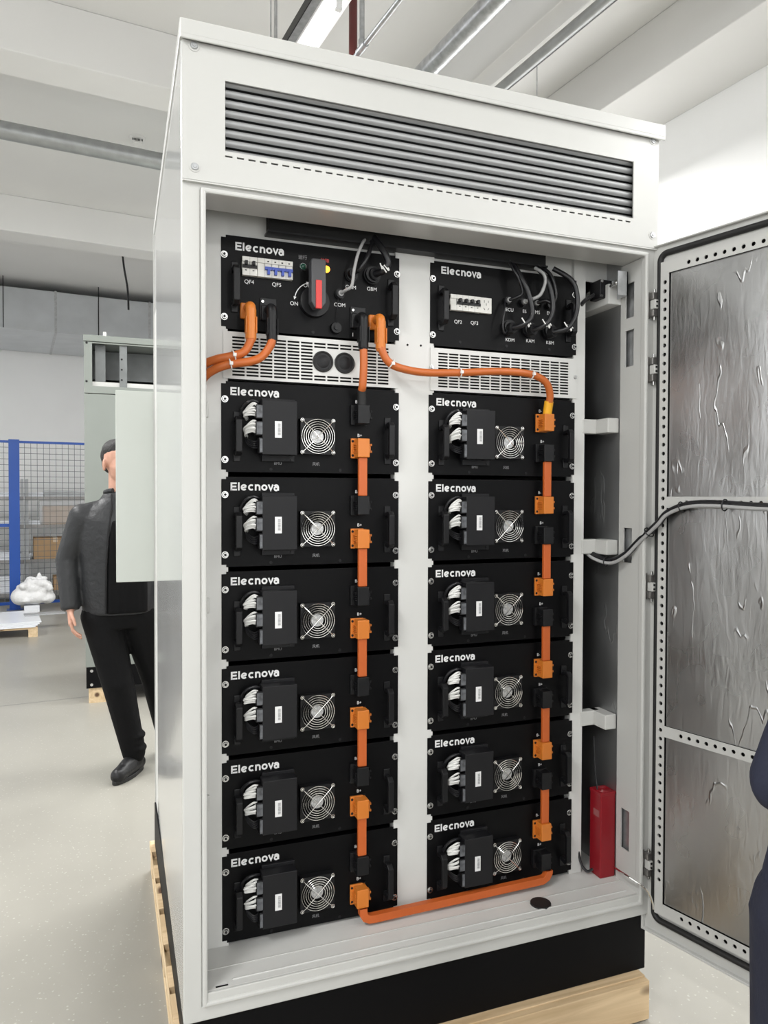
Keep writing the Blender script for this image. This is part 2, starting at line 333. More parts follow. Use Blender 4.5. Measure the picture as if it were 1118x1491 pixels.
def logo_mesh():
    mb = MB(); k = 0.125/662; W = 23
    S = [[(107, 0), (107, 108)], [(107, 97), (178, 97)], [(107, 54), (172, 54)], [(107, 11), (180, 11)], [(205, 0), (205, 109)],
         arc(274, 42, 32, 20, 318) + [], [(250, 34), (305, 52)], arc(374, 42, 32, 48, 312), [(434, 0), (434, 84)], arc(461, 46, 27, 180, 0, rz=28) + [(488, 0)],
         arc(553, 42, 31, 0, 360, 20), [(610, 84), (641, 8), (672, 84)], arc(716, 27, 24, 0, 360, 16), [(745, 0), (745, 46)], arc(717, 46, 28, 150, 0, rz=30)]
    for i, st in enumerate(S): stroke(mb, [((x-95)*k, z*k) for x, z in st], W*k, -0.0008-0.00025*(i % 3))
    me = mb.mesh('brand_lettering', weld=False); me.materials.append(M['print_white']); return me
LOGO = logo_mesh()
TXT = {}
def text_mesh(s, size, m='print_white', bold=0.0):
    key = (s, size, m)
    if key in TXT: return TXT[key]
    cu = bpy.data.curves.new('t', 'FONT'); cu.body = s; cu.size = size; cu.align_x = 'CENTER'; cu.align_y = 'CENTER'; cu.offset = bold
    o = bpy.data.objects.new('t', cu); COL.objects.link(o); dg = bpy.context.evaluated_depsgraph_get()
    me = bpy.data.meshes.new_from_object(o.evaluated_get(dg)); bpy.data.objects.remove(o)
    me.transform(Matrix.Rotation(PI/2, 4, 'X')); me.materials.clear(); me.materials.append(M[m]); me.name = 'printed_label'; TXT[key] = me
    return me
def text(s, x, z, size, parent, y=-0.0006, m='print_white', name='printed_label', bold=0.0):
    o = link(name, text_mesh(s, size, m, bold), parent, (x, y, z)); return o
# ------------------------------------------------------------------ the room
EYE = CAM.z
ZC = EYE + 2.95          # ceiling
ZB = EYE + 2.60          # underside of the beams
def room(name, mb, m, **k):
    o = mb.build(name, m, None, **k); o.rotation_euler = (0, 0, BA); o['kind'] = 'structure'; return o
a_wall = ab(onZ(1036, 142, ZB))[0]
b_wall = ab(onZ(60, 512, EYE+2.26))[1] + 0.25
A0, A1, B0, B1 = -7.0, a_wall, -6.5, b_wall
room('floor', MB().box(A0-0.2, A1+0.2, B0-0.2, B1+0.2, -0.2, 0), 'floor_terrazzo')
room('ceiling', MB().box(A0-0.2, A1+0.2, B0-0.2, B1+0.2, ZC, ZC+0.2), 'ceiling_white')
room('wall_right', MB().box(A1, A1+0.2, B0-0.2, B1+0.2, 0, ZC), 'wall_white')
room('wall_back', MB().box(A0, A1, B1, B1+0.2, 0, ZC), 'wall_white')
ys_ = [B0-0.2]
for i in range(6): ys_ += [B0+0.4+i*2.7, B0+0.4+i*2.7+2.2]
ys_.append(B1+0.2)
room('wall_left', MB().plate(ys_, [0, 1.0, 3.4, ZC], lambda i, j: 0 if (j == 1 and i % 2 == 1) else 1, lambda y, z, t: (t, y, z), A0-0.2, A0), 'wall_white')  # unseen window openings added here to light the cabinet's left side
# wall behind the photographer, with an invented window band, added to let fill daylight in
mb = MB(); xs = [A0]; n = 5; wl = (A1-A0-0.6)/n
for i in range(n): xs += [A0+0.3+i*wl+0.15, A0+0.3+(i+1)*wl-0.15]
xs.append(A1)
mb.plate(xs, [0, 1.0, 3.4, ZC], lambda i, j: 0 if (j == 1 and i % 2 == 1) else 1, XZ, B0-0.2, B0)
room('wall_front', mb, 'wall_white')
for i in range(n):
    x0, x1 = xs[1+2*i], xs[2+2*i]; mb = MB()
    for a, b in ((x0, x0+0.06), ((x0+x1)/2-0.03, (x0+x1)/2+0.03), (x1-0.06, x1)): mb.box(a, b, B0-0.14, B0-0.06, 1.0, 3.4)
    for a, b in ((1.0, 1.06), (2.17, 2.23), (3.34, 3.4)): mb.box(x0, x1, B0-0.14, B0-0.06, a, b)
    room('window_%d' % (i+1), mb, 'lamp_housing')  # frames for the added daylight openings
# beams
def beamA(name, u, vf, vb):      # runs along AX
    b0 = ab(onZ(u, vf, ZB))[1]; b1 = ab(onZ(u, vb, ZB))[1]
    room(name, MB().box(A0, A1, b0, b1, ZB, ZC), 'ceiling_white', bevel=0.006); return b0
b_beam1 = beamA('trim_1', 125, 100, 136)
b_beam2 = beamA('trim_2', 110, 350, 364)
a0 = ab(onZ(752, 60, ZB))[0]; a1 = ab(onZ(792, 60, ZB))[0]
room('trim_3', MB().box(a0, a1, B0, B1, ZB, ZC-0.001), 'ceiling_white', bevel=0.006)
a0 = ab(onZ(984, 88, ZB))[0]
room('trim_4', MB().box(a0, A1, B0, B1, ZB+0.001, ZC-0.001), 'ceiling_white', bevel=0.006)
# floor joints: thin shallow saw cuts, seen as fine dark lines
def floor_line(name, p, q):
    d = (q-p).normalized(); s_ = Vector((-d.y, d.x, 0))*0.003
    o = MB().add([p-s_+Vector((0, 0, .0008)), q-s_+Vector((0, 0, .0008)), q+s_+Vector((0, 0, .0008)), p+s_+Vector((0, 0, .0008))], [(0, 1, 2, 3)]).build(name, 'grey_green_dark'); o['kind'] = 'structure'
p = onZ(40, 1024, 0); floor_line('trim_5', p - AX*5, p + AX*8)
# ------------------------------------------------------------------ fluorescent lamps
def tube_lamp(loc, label, power, length=1.3):
    t = empty('tube_lamp', loc, BA, label, 'lamp', 'fluorescent tube lamps under the ceiling')
    mb = MB(); h = length/2
    mb.prism([(-0.06, 0.0), (0.06, 0.0), (0.035, 0.055), (-0.035, 0.055)], lambda p, q, s_: (p, s_, q), -h, h)
    hs = mb.build('housing', 'lamp_housing', t, bevel=0.003)
    MB().cone((0, -h+0.03, -0.03), (0, h-0.03, -0.03), 0.02, n=14).build('tube', 'tube_glow', t, smooth=True)
    for s_ in (-1, 1):
        MB().box(-0.015, 0.015, s_*(h-0.035)-0.012, s_*(h-0.035)+0.012, -0.055, 0.0).build('lamp_holder', 'lamp_housing', t)
        MB().cone((0, s_*h*0.6, 0.05), (0, s_*h*0.6, ZC-loc[2]), 0.004, n=6).build('hanger_rod', 'galvanised', t)
    ld = bpy.data.lights.new('lamp_light', 'AREA'); ld.shape = 'RECTANGLE'; ld.size = 0.12; ld.size_y = length; ld.energy = power; ld.color = (1.0, 0.995, 0.985)
    lo = bpy.data.objects.new('lamp_light', ld); COL.objects.link(lo); lo.parent = t; lo.location = (0, 0, -0.06)
    return t
zl = EYE + 2.3
p = onZ(462, 45, zl)
lamp_a, lamp_b = ab(p)
ca_, cb_ = ab(CAM)
for la, lb, lbl in (  # boosted left aisle and behind-cabinet lamps are unseen, added for their light
    (lamp_a, -4.9, 'tube lamp over the aisle far behind the photographer'),
    (lamp_a, lamp_b+0.35, 'lit white tube lamp above the cabinet, left of the red pipe'),
    (lamp_a-3.0, -4.9, 'left aisle tube lamp far behind the photographer'),
    (lamp_a-3.0, -1.9, 'added left aisle tube lamp just behind the photographer, brightening the cabinet side'),
    (lamp_a-3.0, 2.0, 'added left aisle tube lamp level with the white cabinet, brightening its side'),
    (lamp_a-2.6, 4.1, 'added left aisle tube lamp past the first beam, lighting the back'),
    (a_wall-0.85, -4.9, 'right wall tube lamp far behind the photographer'),
    (a_wall-0.85, -1.9, 'right wall tube lamp over the open door'),
    (a_wall-0.85, cb_+4.5, 'unseen right wall tube lamp added behind the white cabinet to brighten the wall'),
    (a_wall-0.85, cb_+6.2, 'unseen right wall tube lamp added for light farther back behind the white cabinet'),
    (ca_+1.9, cb_+6.3, 'tube lamp added for light, hidden behind the cabinet before the second beam')):
    tube_lamp(wab(la, lb, zl), lbl, LAMP_W*(1.6 if la < lamp_a-1 and lb > -3 else 1.35 if la > lamp_a+1 and lb > 0 else 1.0))
# cable tray beside the visible lamp
def along(p, d, l0, l1): return p + d*l0, p + d*l1
def pipeB(name, u, v, h, r, m, label, cat, l0=-3.0, l1=6.0, group=None):
    p = onZ(u, v, EYE+h); a, b = along(p, BX, l0, l1)
    o = MB().cone(a-p, b-p, r, n=20).build(name, m, None, smooth=True, loc=p); tag(o, label, cat, group); return o, p
t = empty('cable_tray', onZ(452, 30, EYE+2.45), BA, 'slim dark-edged metal cable tray beside the tube lamp', 'cable tray')
MB().box(-0.05, 0.0, -3, 4, 0, 0.006).build('tray_floor', 'galvanised', t)
MB().box(-0.055, -0.05, -3, 4, -0.001, 0.05).build('side_rail', 'black_plastic', t)
MB().box(0, 0.004, -3, 4, 0, 0.05).build('side_rail', 'galvanised', t)
for i in range(5):
    MB().box(-0.055, -0.045, -2.4+i*1.4, -2.37+i*1.4, 0.02, ZC-t.location.z).build('hanger', 'galvanised', t)
# red drop pipe
p = onZ(514, 20, EYE+2.5); 
o = MB().cone((0, 0, -1.5), (0, 0, ZC-p.z), 0.022, n=16).build('drop_pipe', 'red_pipe', None, smooth=True, loc=p)
tag(o, 'dark red vertical pipe dropping from the ceiling behind the cabinet', 'pipe')
# conduit with a tee
p = onZ(527, 70, EYE+2.25)
t = empty('conduit', p, BA, 'thin galvanised conduit with a tee joint beside the red pipe', 'conduit')
MB().cone((0, -3.0, 0), (0, 4.5, 0), 0.013, n=12).build('run', 'galvanised', t, smooth=True)
MB().cone((0, 0, 0), (0, 0, ZC-p.z-0.002), 0.013, n=12).build('riser', 'galvanised', t, smooth=True)
MB().cone((0, -0.045, 0), (0, 0.045, 0), 0.018, n=12).cone((0, 0, 0), (0, 0, 0.04), 0.018, n=12).build('tee_joint', 'galvanised', t, smooth=True)
def banded(name, p, r, m, label, ang, l0, l1, joints):
    t = empty(name, p, ang, label, 'pipe')
    MB().cone((0, l0, 0), (0, l1, 0), r, n=24).build('pipe_run', m, t, smooth=True)
    for j in joints:
        MB().cone((0, j-0.012, 0), (0, j+0.012, 0), r*1.05, n=24).build('joint_band', m, t, smooth=True)
        MB().cone((0, j+0.15, r*0.9), (0, j+0.15, ZC-p.z), 0.006, n=6).build('hanger_rod', 'galvanised', t)
    return t
banded('ceiling_pipe', onZ(672, 50, EYE+2.45), 0.055, 'galvanised', 'thick galvanised ceiling pipe left of the white beam', BA, -3, 6, (-1.5, 1.2, 3.6))
banded('ceiling_pipe', onZ(808, 62, EYE+2.50), 0.030, 'pipe_grey', 'thin grey ceiling pipe right of the white beam', BA, -3, 6, (-0.9, 1.6, 4.0))
banded('ceiling_pipe', onZ(818, 62, EYE+2.53), 0.014, 'black_wire', 'thin black pipe hugging the grey pipe by the beam', BA, -3, 6, (-0.7, 1.8))
banded('ceiling_pipe', onZ(117, 212, EYE+2.55), 0.062, 'pipe_grey', 'long grey round pipe crossing the ceiling left of the cabinet', BA-PI/2, -4.5, 5.5, (-0.75, 0.75, 2.2))
# smoke detector
p = onZ(200, 200, ZC)
t = empty('smoke_detector', p, 0, 'small round white detector on the ceiling above the grey pipe', 'detector')
MB().cone((0, 0, -0.02), (0, 0, 0), 0.06, 0.065, 24).build('base', 'ceiling_white', t, smooth=True)
MB().cone((0, 0, -0.055), (0, 0, -0.02), 0.035, 0.045, 24).build('head', 'ceiling_white', t, smooth=True)
mb = MB()
for i in range(8): mb.box(-0.042+0.011*i, -0.036+0.011*i, -0.047, -0.04, -0.045, -0.03)
mb.build('vent_slot', 'black_plastic', t)
# square insulated duct along the back wall
bd0 = ab(onZ(60, 482, EYE+2.26))[1]; zd = EYE+2.26
ztop = zd + 0.56
t = empty('air_duct', wab(-1.2, bd0, zd), BA, 'silver foil-wrapped square air duct under the ceiling by the back wall', 'duct')
for i in range(8):
    MB().box(-5.0+i*1.25, -5.0+(i+1)*1.25-0.006, 0, B1-bd0-0.12, 0, ztop-zd).build('duct_section', 'duct_foil', t, bevel=0.01)
    MB().box(-5.0+i*1.25-0.02, -5.0+i*1.25+0.012, -0.008, B1-bd0-0.11, -0.008, ztop-zd+0.008).build('flange', 'galvanised', t)
for i in range(7):
    MB().cone((-4.2+i*1.2, -0.015, 0.0), (-4.2+i*1.2, -0.015, ZC-zd), 0.006, n=6).build('hanger_rod', 'black_plastic', t)
# loose black cable hanging above the duct
p = onZ(178, 395, EYE+2.7); 
o = MB().tube(smooth_path([(0, 0, ZC-p.z), (0.02, 0, 0.05), (0.06, 0.02, -0.2), (0.07, 0.02, -0.45)]), 0.012, 8).build('hanging_cable', 'black_wire', None, smooth=True, loc=p); tag(o, 'loose black cable hanging from the ceiling above the duct', 'cable')
# ------------------------------------------------------------------ battery cabinet
FY = -0.16; BKY = 1.18
XL, XR = -0.120, 1.206
zt = Z0+0.816; zpb = Z0+0.468; zot = Z0+0.443; zob = Z0-1.422; zbb = Z0-1.470; zpl = Z0-1.637
XO0, XO1 = -0.066, 1.164
CO = Vector(((XL+XR)/2, (FY+BKY)/2, 0.12))
cab = empty('battery_cabinet', CO, 0, 'tall white battery cabinet with open door, louvred head and black plinth', 'cabinet')
def cpart(mb, name, m, par=None, **k):
    return mb.build(name, m, par or cab, off=CO, **k)
XLB = onY(226, 723, BKY).x       # the rear left edge as the photograph shows it
cpart(MB().prism([(XL, FY+0.002), (XL+0.015, FY+0.002), (XLB+0.015, BKY), (XLB, BKY)], lambda p, q, t: (p, q, t), zbb, zt-0.03), 'side_panel', 'white_gloss_lifted', bevel=0.002)
cpart(MB().box(XR-0.015, XR, FY+0.004, BKY, zbb, zt-0.03), 'side_panel', 'white_paint', bevel=0.002)
cpart(MB().box(XL+0.015, XR-0.015, BKY-0.015, BKY, zbb, zt-0.03), 'back_panel', 'white_paint')
# roof cap with drip lip
cap = cpart(MB().prism([(XL-0.004, FY-0.024), (XR+0.012, FY-0.024), (XR+0.012, BKY+0.004), (XLB-0.003, BKY+0.004)], lambda p, q, t: (p, q, t), zt-0.036, zt).box(XL-0.0035, XR+0.0115, FY-0.0235, FY-0.018, zt-0.044, zt-0.03), 'roof_cap', 'white_paint', bevel=0.004)
for q in ((315, 34), (888, 160)):
    pp = onY(q[0], q[1], FY+0.10)
    cpart(MB().cone((pp.x, FY+0.10, zt), (pp.x, FY+0.10, zt+0.02), 0.012, 0.010, 16).sphere((pp.x, FY+0.10, zt+0.02), (0.012, 0.012, 0.006)), 'roof_bolt', 'white_paint', cap, smooth=True)
# head panel with louvre window and a row of slots
wx0, wx1, wz0, wz1 = -0.023, 1.118, Z0+0.543, Z0+0.702
px0, px1 = XL+0.002, XR-0.0005
ns = 43; sp = (wx1-wx0)/ns; xs = [px0, wx0]
for i in range(ns): xs += [wx0+i*sp+0.0165, wx0+(i+1)*sp]
xs[-1] = wx1; xs.append(px1)
zs = [zpb, Z0+0.5295, Z0+0.5335, wz0, wz1, zt-0.040]
def hcell(i, j):
    inside = 1 <= i <= len(xs)-3
    if j == 3 and inside: return 0
    if j == 1 and inside and i % 2 == 1: return 0
    return 1
head = cpart(MB().plate(xs, zs, hcell, XZ, FY-0.010, FY-0.006), 'head_panel', 'white_paint')
cpart(MB().box(px0+0.0005, px1-0.0005, FY-0.0095, FY+0.01, zpb-0.004, zpb-0.0005).box(px0+0.0005, px0+0.004, FY-0.0059, FY+0.01, zpb, zt-0.040).box(px1-0.004, px1-0.0005, FY-0.0059, FY+0.01, zpb, zt-0.040), 'panel_flange', 'white_paint', head)
pitch = (wz1-wz0)/7
prof = [(0.007, 0.0), (0.002, 0.0035), (0.0, 0.0085), (0.001, 0.0125), (0.005, 0.0155), (0.011, 0.0185), (0.017, 0.0222), (0.020, 0.0235), (0.021, 0.0215), (0.013, 0.0160), (0.008, 0.0120), (0.009, 0.0060), (0.011, 0.0015)]
sl = MB().prism([(a, b) for a, b in prof], lambda p, q, s_: (s_, p, q), wx0-0.01, wx1+0.01).mesh('louvre_slat', smooth=True)
sl.materials.append(M['louvre_metal'])
for i in range(8):
    link('louvre_slat', sl, head, Vector((0, FY+0.002, wz0-0.004+i*pitch))-CO)
cpart(MB().box(XL+0.016, XR-0.016, FY+0.04, FY+0.045, zpb+0.01, zt-0.05), 'filter_sheet', 'grey_green_dark', head)
scr = MB().cone((0, 0.0, 0), (0, -0.003, 0), 0.009, 0.0075, 16).cone((0, -0.003, 0), (0, -0.0045, 0), 0.0045, 0.004, 6).mesh('panel_screw', smooth=True); scr.materials.append(M['galvanised'])
rim = MB().cone((0, 0, 0), (0, -0.0012, 0), 0.0125, 0.0125, 20).mesh('screw_dimple', smooth=True); rim.materials.append(M['white_paint'])
for x, z in ((-0.092, 0.766), (-0.091, 0.497), (1.184, 0.772), (1.185, 0.504)):
    link('screw_dimple', rim, head, Vector((x, FY-0.010, Z0+z))-CO); link('panel_screw', scr, head, Vector((x, FY-0.0111, Z0+z))-CO)
# front frame around the opening: stepped flange
def ring(name, x0, x1, z0, z1, t, y0, y1, m, par=None, bev=0.003, tz=None, tb=None):
    tz = tz or t; tb = tb or tz
    mb = MB(); mb.plate([x0, x0+t, x1-t, x1], [z0, z0+tb, z1-tz, z1], lambda i, j: 0 if (i == 1 and j == 1) else 1, XZ, y0, y1)
    return cpart(mb, name, m, par, bevel=bev)
fr = cpart(MB().plate([XL, XO0-0.012, XO1+0.012, XR], [zbb, zob-0.012, zot+0.012, zpb+0.03], lambda i, j: 0 if (i == 1 and j == 1) else 1, XZ, FY, FY+0.012), 'door_frame', 'white_paint', bevel=0.003)
ring('gutter_lip', XO0-0.012, XO1+0.012, zob-0.012, zot+0.012, 0.012, FY-0.010, FY+0.012, 'white_paint', fr, 0.004)
# returns inside the opening
cpart(MB().box(XO0-0.006, XO0-0.001, FY+0.001, FY+0.045, zob-0.004, zot+0.004), 'frame_return', 'white_paint', fr)
cpart(MB().box(XO0-0.006, XO1+0.006, FY+0.001, FY+0.095, zot+0.001, zot+0.006), 'frame_return', 'white_paint', fr, bevel=0.001)
# right hand return with rectangular cut-outs
yr0, yr1 = FY+0.001, FY+0.10
cuts = [(0.385, 0.283), (0.247, 0.140), (-0.337, -0.440), (-1.18, -1.30)]
zsr = [zob]
for zt_, zb_ in reversed(cuts): zsr += [Z0+zb_, Z0+zt_]
zsr.append(zot)
cpart(MB().plate([yr0, yr0+0.040, yr0+0.078, yr1], zsr, lambda i, j: 0 if (i == 1 and j % 2 == 1) else 1, lambda y, z, t: (t, y, z), XO1+0.001, XO1+0.005), 'frame_return', 'white_paint', fr)
cpart(MB().box(XO1+0.012, XO1+0.016, yr0+0.012, yr1+0.02, zob, zot), 'cutout_shade_backing', 'galvanised', fr)  # galvanised grey imitates the shade inside the cut-outs
# striker tabs on the left
for v in (597, 881, 1167):
    pp = onY(309, v, FY+0.06)
    cpart(MB().box(XO0, XO0+0.013, FY+0.050, FY+0.062, pp.z-0.019, pp.z+0.019), 'striker_tab', 'white_paint', fr, bevel=0.003)
# interior side walls, ceiling, floor
cpart(MB().box(XL+0.018, XL+0.030, FY+0.02, BKY-0.02, zbb, zot+0.02), 'inner_lining', 'rack_white_lifted')
zfl = Z0-1.402
hole = onZ(787, 1316, zfl)
hx, hy = hole.x, hole.y
xs = [XO0-0.03, -0.046, -0.016, hx-0.05, hx+0.05, XO1+0.02]; ys = [FY+0.002, FY+0.006, FY+0.0175, FY+0.019, 2*hy-(FY+0.019), BKY-0.02]
def fcell(i, j):
    if i == 1 and j == 1: return 0
    if i == 3 and j == 3: return ('c', 0.030)
    return 1
flp = cpart(MB().plate(xs, ys, fcell, XY, zfl-0.004, zfl), 'floor_pan', 'rack_white_lifted')  # lighter white chosen so the pan reads better lit
cpart(MB().box(XO0-0.004, XO1+0.004, FY-0.006, FY+0.0015, zob-0.010, zfl-0.0005).box(-0.005, XO1-0.02, FY+0.022, FY+0.027, zfl-0.003, zfl+0.0025), 'sill_rib', 'white_paint', flp, bevel=0.002)
cpart(MB().box(XO0, XO1, FY+0.075, FY+0.079, zfl, zfl+0.0025), 'floor_crease', 'white_paint', flp, bevel=0.001)
cpart(MB().cone((hx, hy, zfl-0.03), (hx, hy, zfl+0.004), 0.0295, 0.029, 24), 'cable_grommet', 'black_rubber', flp, smooth=True)
cpart(MB().box(XL+0.02, XR-0.02, FY+0.02, BKY-0.02, zbb+0.002, zbb+0.012), 'under_tray', 'void_black')
# header above the racks
cpart(MB().box(XO0-0.04, 1.19, 0.012, 0.016, Z0+0.412, zot+0.16), 'header_plate', 'rack_white_lifted')
cpart(MB().box(XO0-0.03, XO1+0.03, FY+0.095, BKY-0.02, zot+0.16, zot+0.166), 'inner_roof', 'rack_white_lifted')
e0 = onY(392, 318, -0.03); e1 = onY(795, 372, -0.03)
duct = cpart(MB().box(e0.x, e1.x, -0.03, 0.010, Z0+0.428, zot+0.12), 'air_outlet', 'void_black', bevel=0.002)
cpart(MB().box(e0.x-0.004, e1.x+0.004, -0.034, 0.011, Z0+0.423, Z0+0.428), 'outlet_lip', 'black_plastic', duct)
# small red status lamp glow under the top return
# rack posts
def post(x0, x1, y=0.002, d=0.03):
    return cpart(MB().box(x0, x1, y, y+0.004, zfl, zot+0.14).box(x0, x0+0.003, y, y+d, zfl, zot+0.14).box(x1-0.003, x1, y, y+d, zfl, zot+0.14), 'rack_post', 'rack_white_lifted', bevel=0.001)
post(-0.054, 0.008); mid = post(0.462, 0.580); rp = post(1.040, 1.083)
cpart(MB().box(-0.066, -0.054, -0.03, 0.03, zfl, zot+0.14), 'rack_post', 'rack_white_lifted', bevel=0.001)
for u, v in ((593.5, 502), (613, 503)):
    pp = onY(u, v, 0); cpart(MB().cone((pp.x, 0.003, pp.z), (pp.x, 0.0005, pp.z), 0.003, n=10), 'rivet_hole', 'void_black', mid)
# right side: foil lining, brackets
cpart(MB().box(1.168, 1.172, FY+0.10, BKY-0.03, zfl, zot+0.05), 'foil_lining', 'side_foil')
for za, zb_ in ((-0.008, -0.052), (-0.375, -0.420), (-0.905, -0.950)):
    b = cpart(MB().box(1.075, 1.150, 0.0, 0.03, Z0+zb_, Z0+za).box(1.125, 1.166, -0.055, 0.03, Z0+zb_, Z0+za), 'side_bracket', 'white_paint', bevel=0.003)
cpart(MB().box(1.120, 1.168, FY+0.10, BKY-0.1, Z0+0.33, Z0+0.39), 'top_channel', 'rack_white_lifted', bevel=0.003)
# door switch on a bracket
pp = onX(900, 410, 1.150)
sw = cpart(MB().box(1.100, 1.150, -0.045, 0.005, Z0+0.350, Z0+0.405), 'door_switch', 'dark_box', bevel=0.003)
cpart(MB().box(1.150, 1.154, -0.105, 0.0, Z0+0.345, Z0+0.415).box(1.118, 1.154, -0.105, -0.102, Z0+0.345, Z0+0.415), 'mounting_plate', 'galvanised', sw)
cpart(MB().cone((1.128, -0.045, Z0+0.38), (1.128, -0.085, Z0+0.385), 0.006, n=12).sphere((1.128, -0.087, Z0+0.385), 0.009), 'plunger', 'screw_metal', sw, smooth=True)
for dx, dz in ((1.106, .356), (1.106, .399), (1.144, .356), (1.144, .399)):
    cpart(MB().cone((dx, -0.045, Z0+dz), (dx, -0.048, Z0+dz), 0.004, n=10), 'screw', 'screw_metal', sw)
cpart(MB().tube(smooth_path([(1.10, -0.02, Z0+0.365), (1.07, 0.0, Z0+0.34), (1.09, 0.06, Z0+0.30), (1.10, 0.1, Z0+0.2), (1.10, 0.12, Z0-0.1), (1.095, 0.12, Z0-0.4)]), 0.006, 8), 'switch_cable', 'black_wire', sw, smooth=True)
# plinth
cpart(MB().box(XL+0.012, XR-0.004, FY+0.010, BKY-0.01, zpl, zbb), 'plinth', 'black_plinth', bevel=0.003)
for x, z in ((0.12, 0.045), (0.55, 0.045), (1.0, 0.045)):
    pass
# rear panel swung out past the rear left edge
p0 = onY(168, 568, BKY+0.01); p1 = onY(168, 848, BKY+0.01)
cpart(MB().box(p0.x, XLB+0.004, BKY+0.005, BKY+0.033, p1.z, p0.z), 'rear_hatch', 'pale_panel', bevel=0.002)
# ------------------------------------------------------------------ the door
DA = math.radians(15.2); HX, HY = 1.205, -0.175
zd0, zd1 = Z0-1.512, Z0+0.474; DW = 1.245
doff = Vector((HX, HY, 0)) - CO
mb = MB().box(-0.028, DW, 0.0, 0.004, zd0, zd1).box(-0.028, -0.024, -0.012, 0.004, zd0, zd1).box(DW-0.004, DW, -0.012, 0.004, zd0, zd1).box(-0.028, DW, -0.012, 0.004, zd0, zd0+0.004).box(-0.028, DW, -0.012, 0.004, zd1-0.004, zd1).box(-0.028, DW, 0.004, 0.03, zd0, zd1)
door = mb.build('door', 'white_paint', cab, bevel=0.002); door.location = doff; door.rotation_euler = (0, 0, -(PI/2-DA))
def dpart(mb, name, m, **k): return mb.build(name, m, door, **k)
gx0, gx1, gz0, gz1 = 0.008, DW-0.036, Z0-1.468, Z0+0.447
def rrect(x0, x1, z0, z1, r, y, n=6):
    pts = []
    for cx, cz, a in ((x1-r, z1-r, 0), (x0+r, z1-r, 90), (x0+r, z0+r, 180), (x1-r, z0+r, 270)):
        pts += [(cx+r*math.cos(math.radians(a+90*i/n)), y, cz+r*math.sin(math.radians(a+90*i/n))) for i in range(n+1)]
    return pts
dpart(MB().tube(rrect(gx0, gx1, gz0, gz1, 0.022, -0.004), 0.0088, 10, closed=True), 'gasket', 'black_rubber', smooth=True)
hp = 0.025
def vstrip(x0, x1, z0, z1, name='perforated_strip'):
    n = int((z1-z0)/hp); zz = [z0+(z1-z0)*i/n for i in range(n+1)]
    mb = MB().plate([x0, x1], zz, lambda i, j: ('c', 0.0056), XZ, -0.022, -0.019)
    return dpart(mb, name, 'white_paint', smooth=False)
def hstrip(x0, x1, z0, z1, name='perforated_strip', lead=0.0):
    n = int((x1-x0-lead)/hp); xx = [x0]+[x0+lead+(x1-x0-lead)*i/n for i in range(n+1)] if lead else [x0+(x1-x0)*i/n for i in range(n+1)]
    mb = MB().plate(xx, [z0, z1], lambda i, j: 1 if (lead and i == 0) else ('c', 0.0056), XZ, -0.022, -0.019)
    return dpart(mb, name, 'white_paint')
sx0, sx1 = 0.024, 0.046
fx1 = DW-0.075
vstrip(sx0, sx1, Z0-1.352, Z0+0.372); vstrip(fx1, fx1+0.022, Z0-1.352, Z0+0.372)
hstrip(sx0, fx1+0.022, Z0+0.384, Z0+0.412, lead=0.07); hstrip(sx0, fx1+0.022, Z0-1.435, Z0-1.407, lead=0.07)
hstrip(sx1, fx1, Z0-0.276, Z0-0.244, 'crossbar', 0.05); hstrip(sx1, fx1, Z0-0.926, Z0-0.895, 'crossbar', 0.04)
dpart(MB().box(sx0, sx1, -0.022, -0.019, Z0+0.372, Z0+0.384).box(sx0, sx1, -0.022, -0.019, Z0-1.407, Z0-1.352).box(fx1, fx1+.022, -0.022, -0.019, Z0+0.372, Z0+0.384).box(fx1, fx1+.022, -0.022, -0.019, Z0-1.407, Z0-1.352)
   .box(sx0-0.003, sx0, -0.022, 0.0, Z0-1.44, Z0+0.417).box(fx1+.022, fx1+.025, -0.022, 0.0, Z0-1.44, Z0+0.417).box(sx0, fx1+.022, -0.022, 0.0, Z0+0.412, Z0+0.417).box(sx0, fx1+.022, -0.022, 0.0, Z0-1.44, Z0-1.435), 'inner_frame', 'white_paint')
dpart(MB().box(sx0, fx1+.022, -0.006, -0.002, Z0-1.435, Z0+0.412), 'backing_sheet', 'void_black')
def foil_sheet(z0, z1):
    nx, nz = 40, max(10, int((z1-z0)/0.03)); vs = []; fs = []
    x0, x1 = sx1+0.003, fx1-0.003
    for i in range(nx+1):
        for j in range(nz+1):
            x = x0+(x1-x0)*i/nx; z = z0+(z1-z0)*j/nz; e = min(i, nx-i, j, nz-j)
            vs.append((x, -0.015-(0.0018*math.sin(x*23+z*4)+0.0014*math.sin(z*11-x*9)+0.0008*random.uniform(-1, 1))*min(1, e/3)*0.6, z))
    for i in range(nx):
        for j in range(nz): a = i*(nz+1)+j; fs.append((a, a+nz+1, a+nz+2, a+1))
    mb = MB(); mb.add(vs, fs); o = dpart(mb, 'foil_sheet', 'foil', smooth=True); return o
foil_sheet(Z0-0.244, Z0+0.384); foil_sheet(Z0-0.895, Z0-0.276); foil_sheet(Z0-1.405, Z0-0.926)
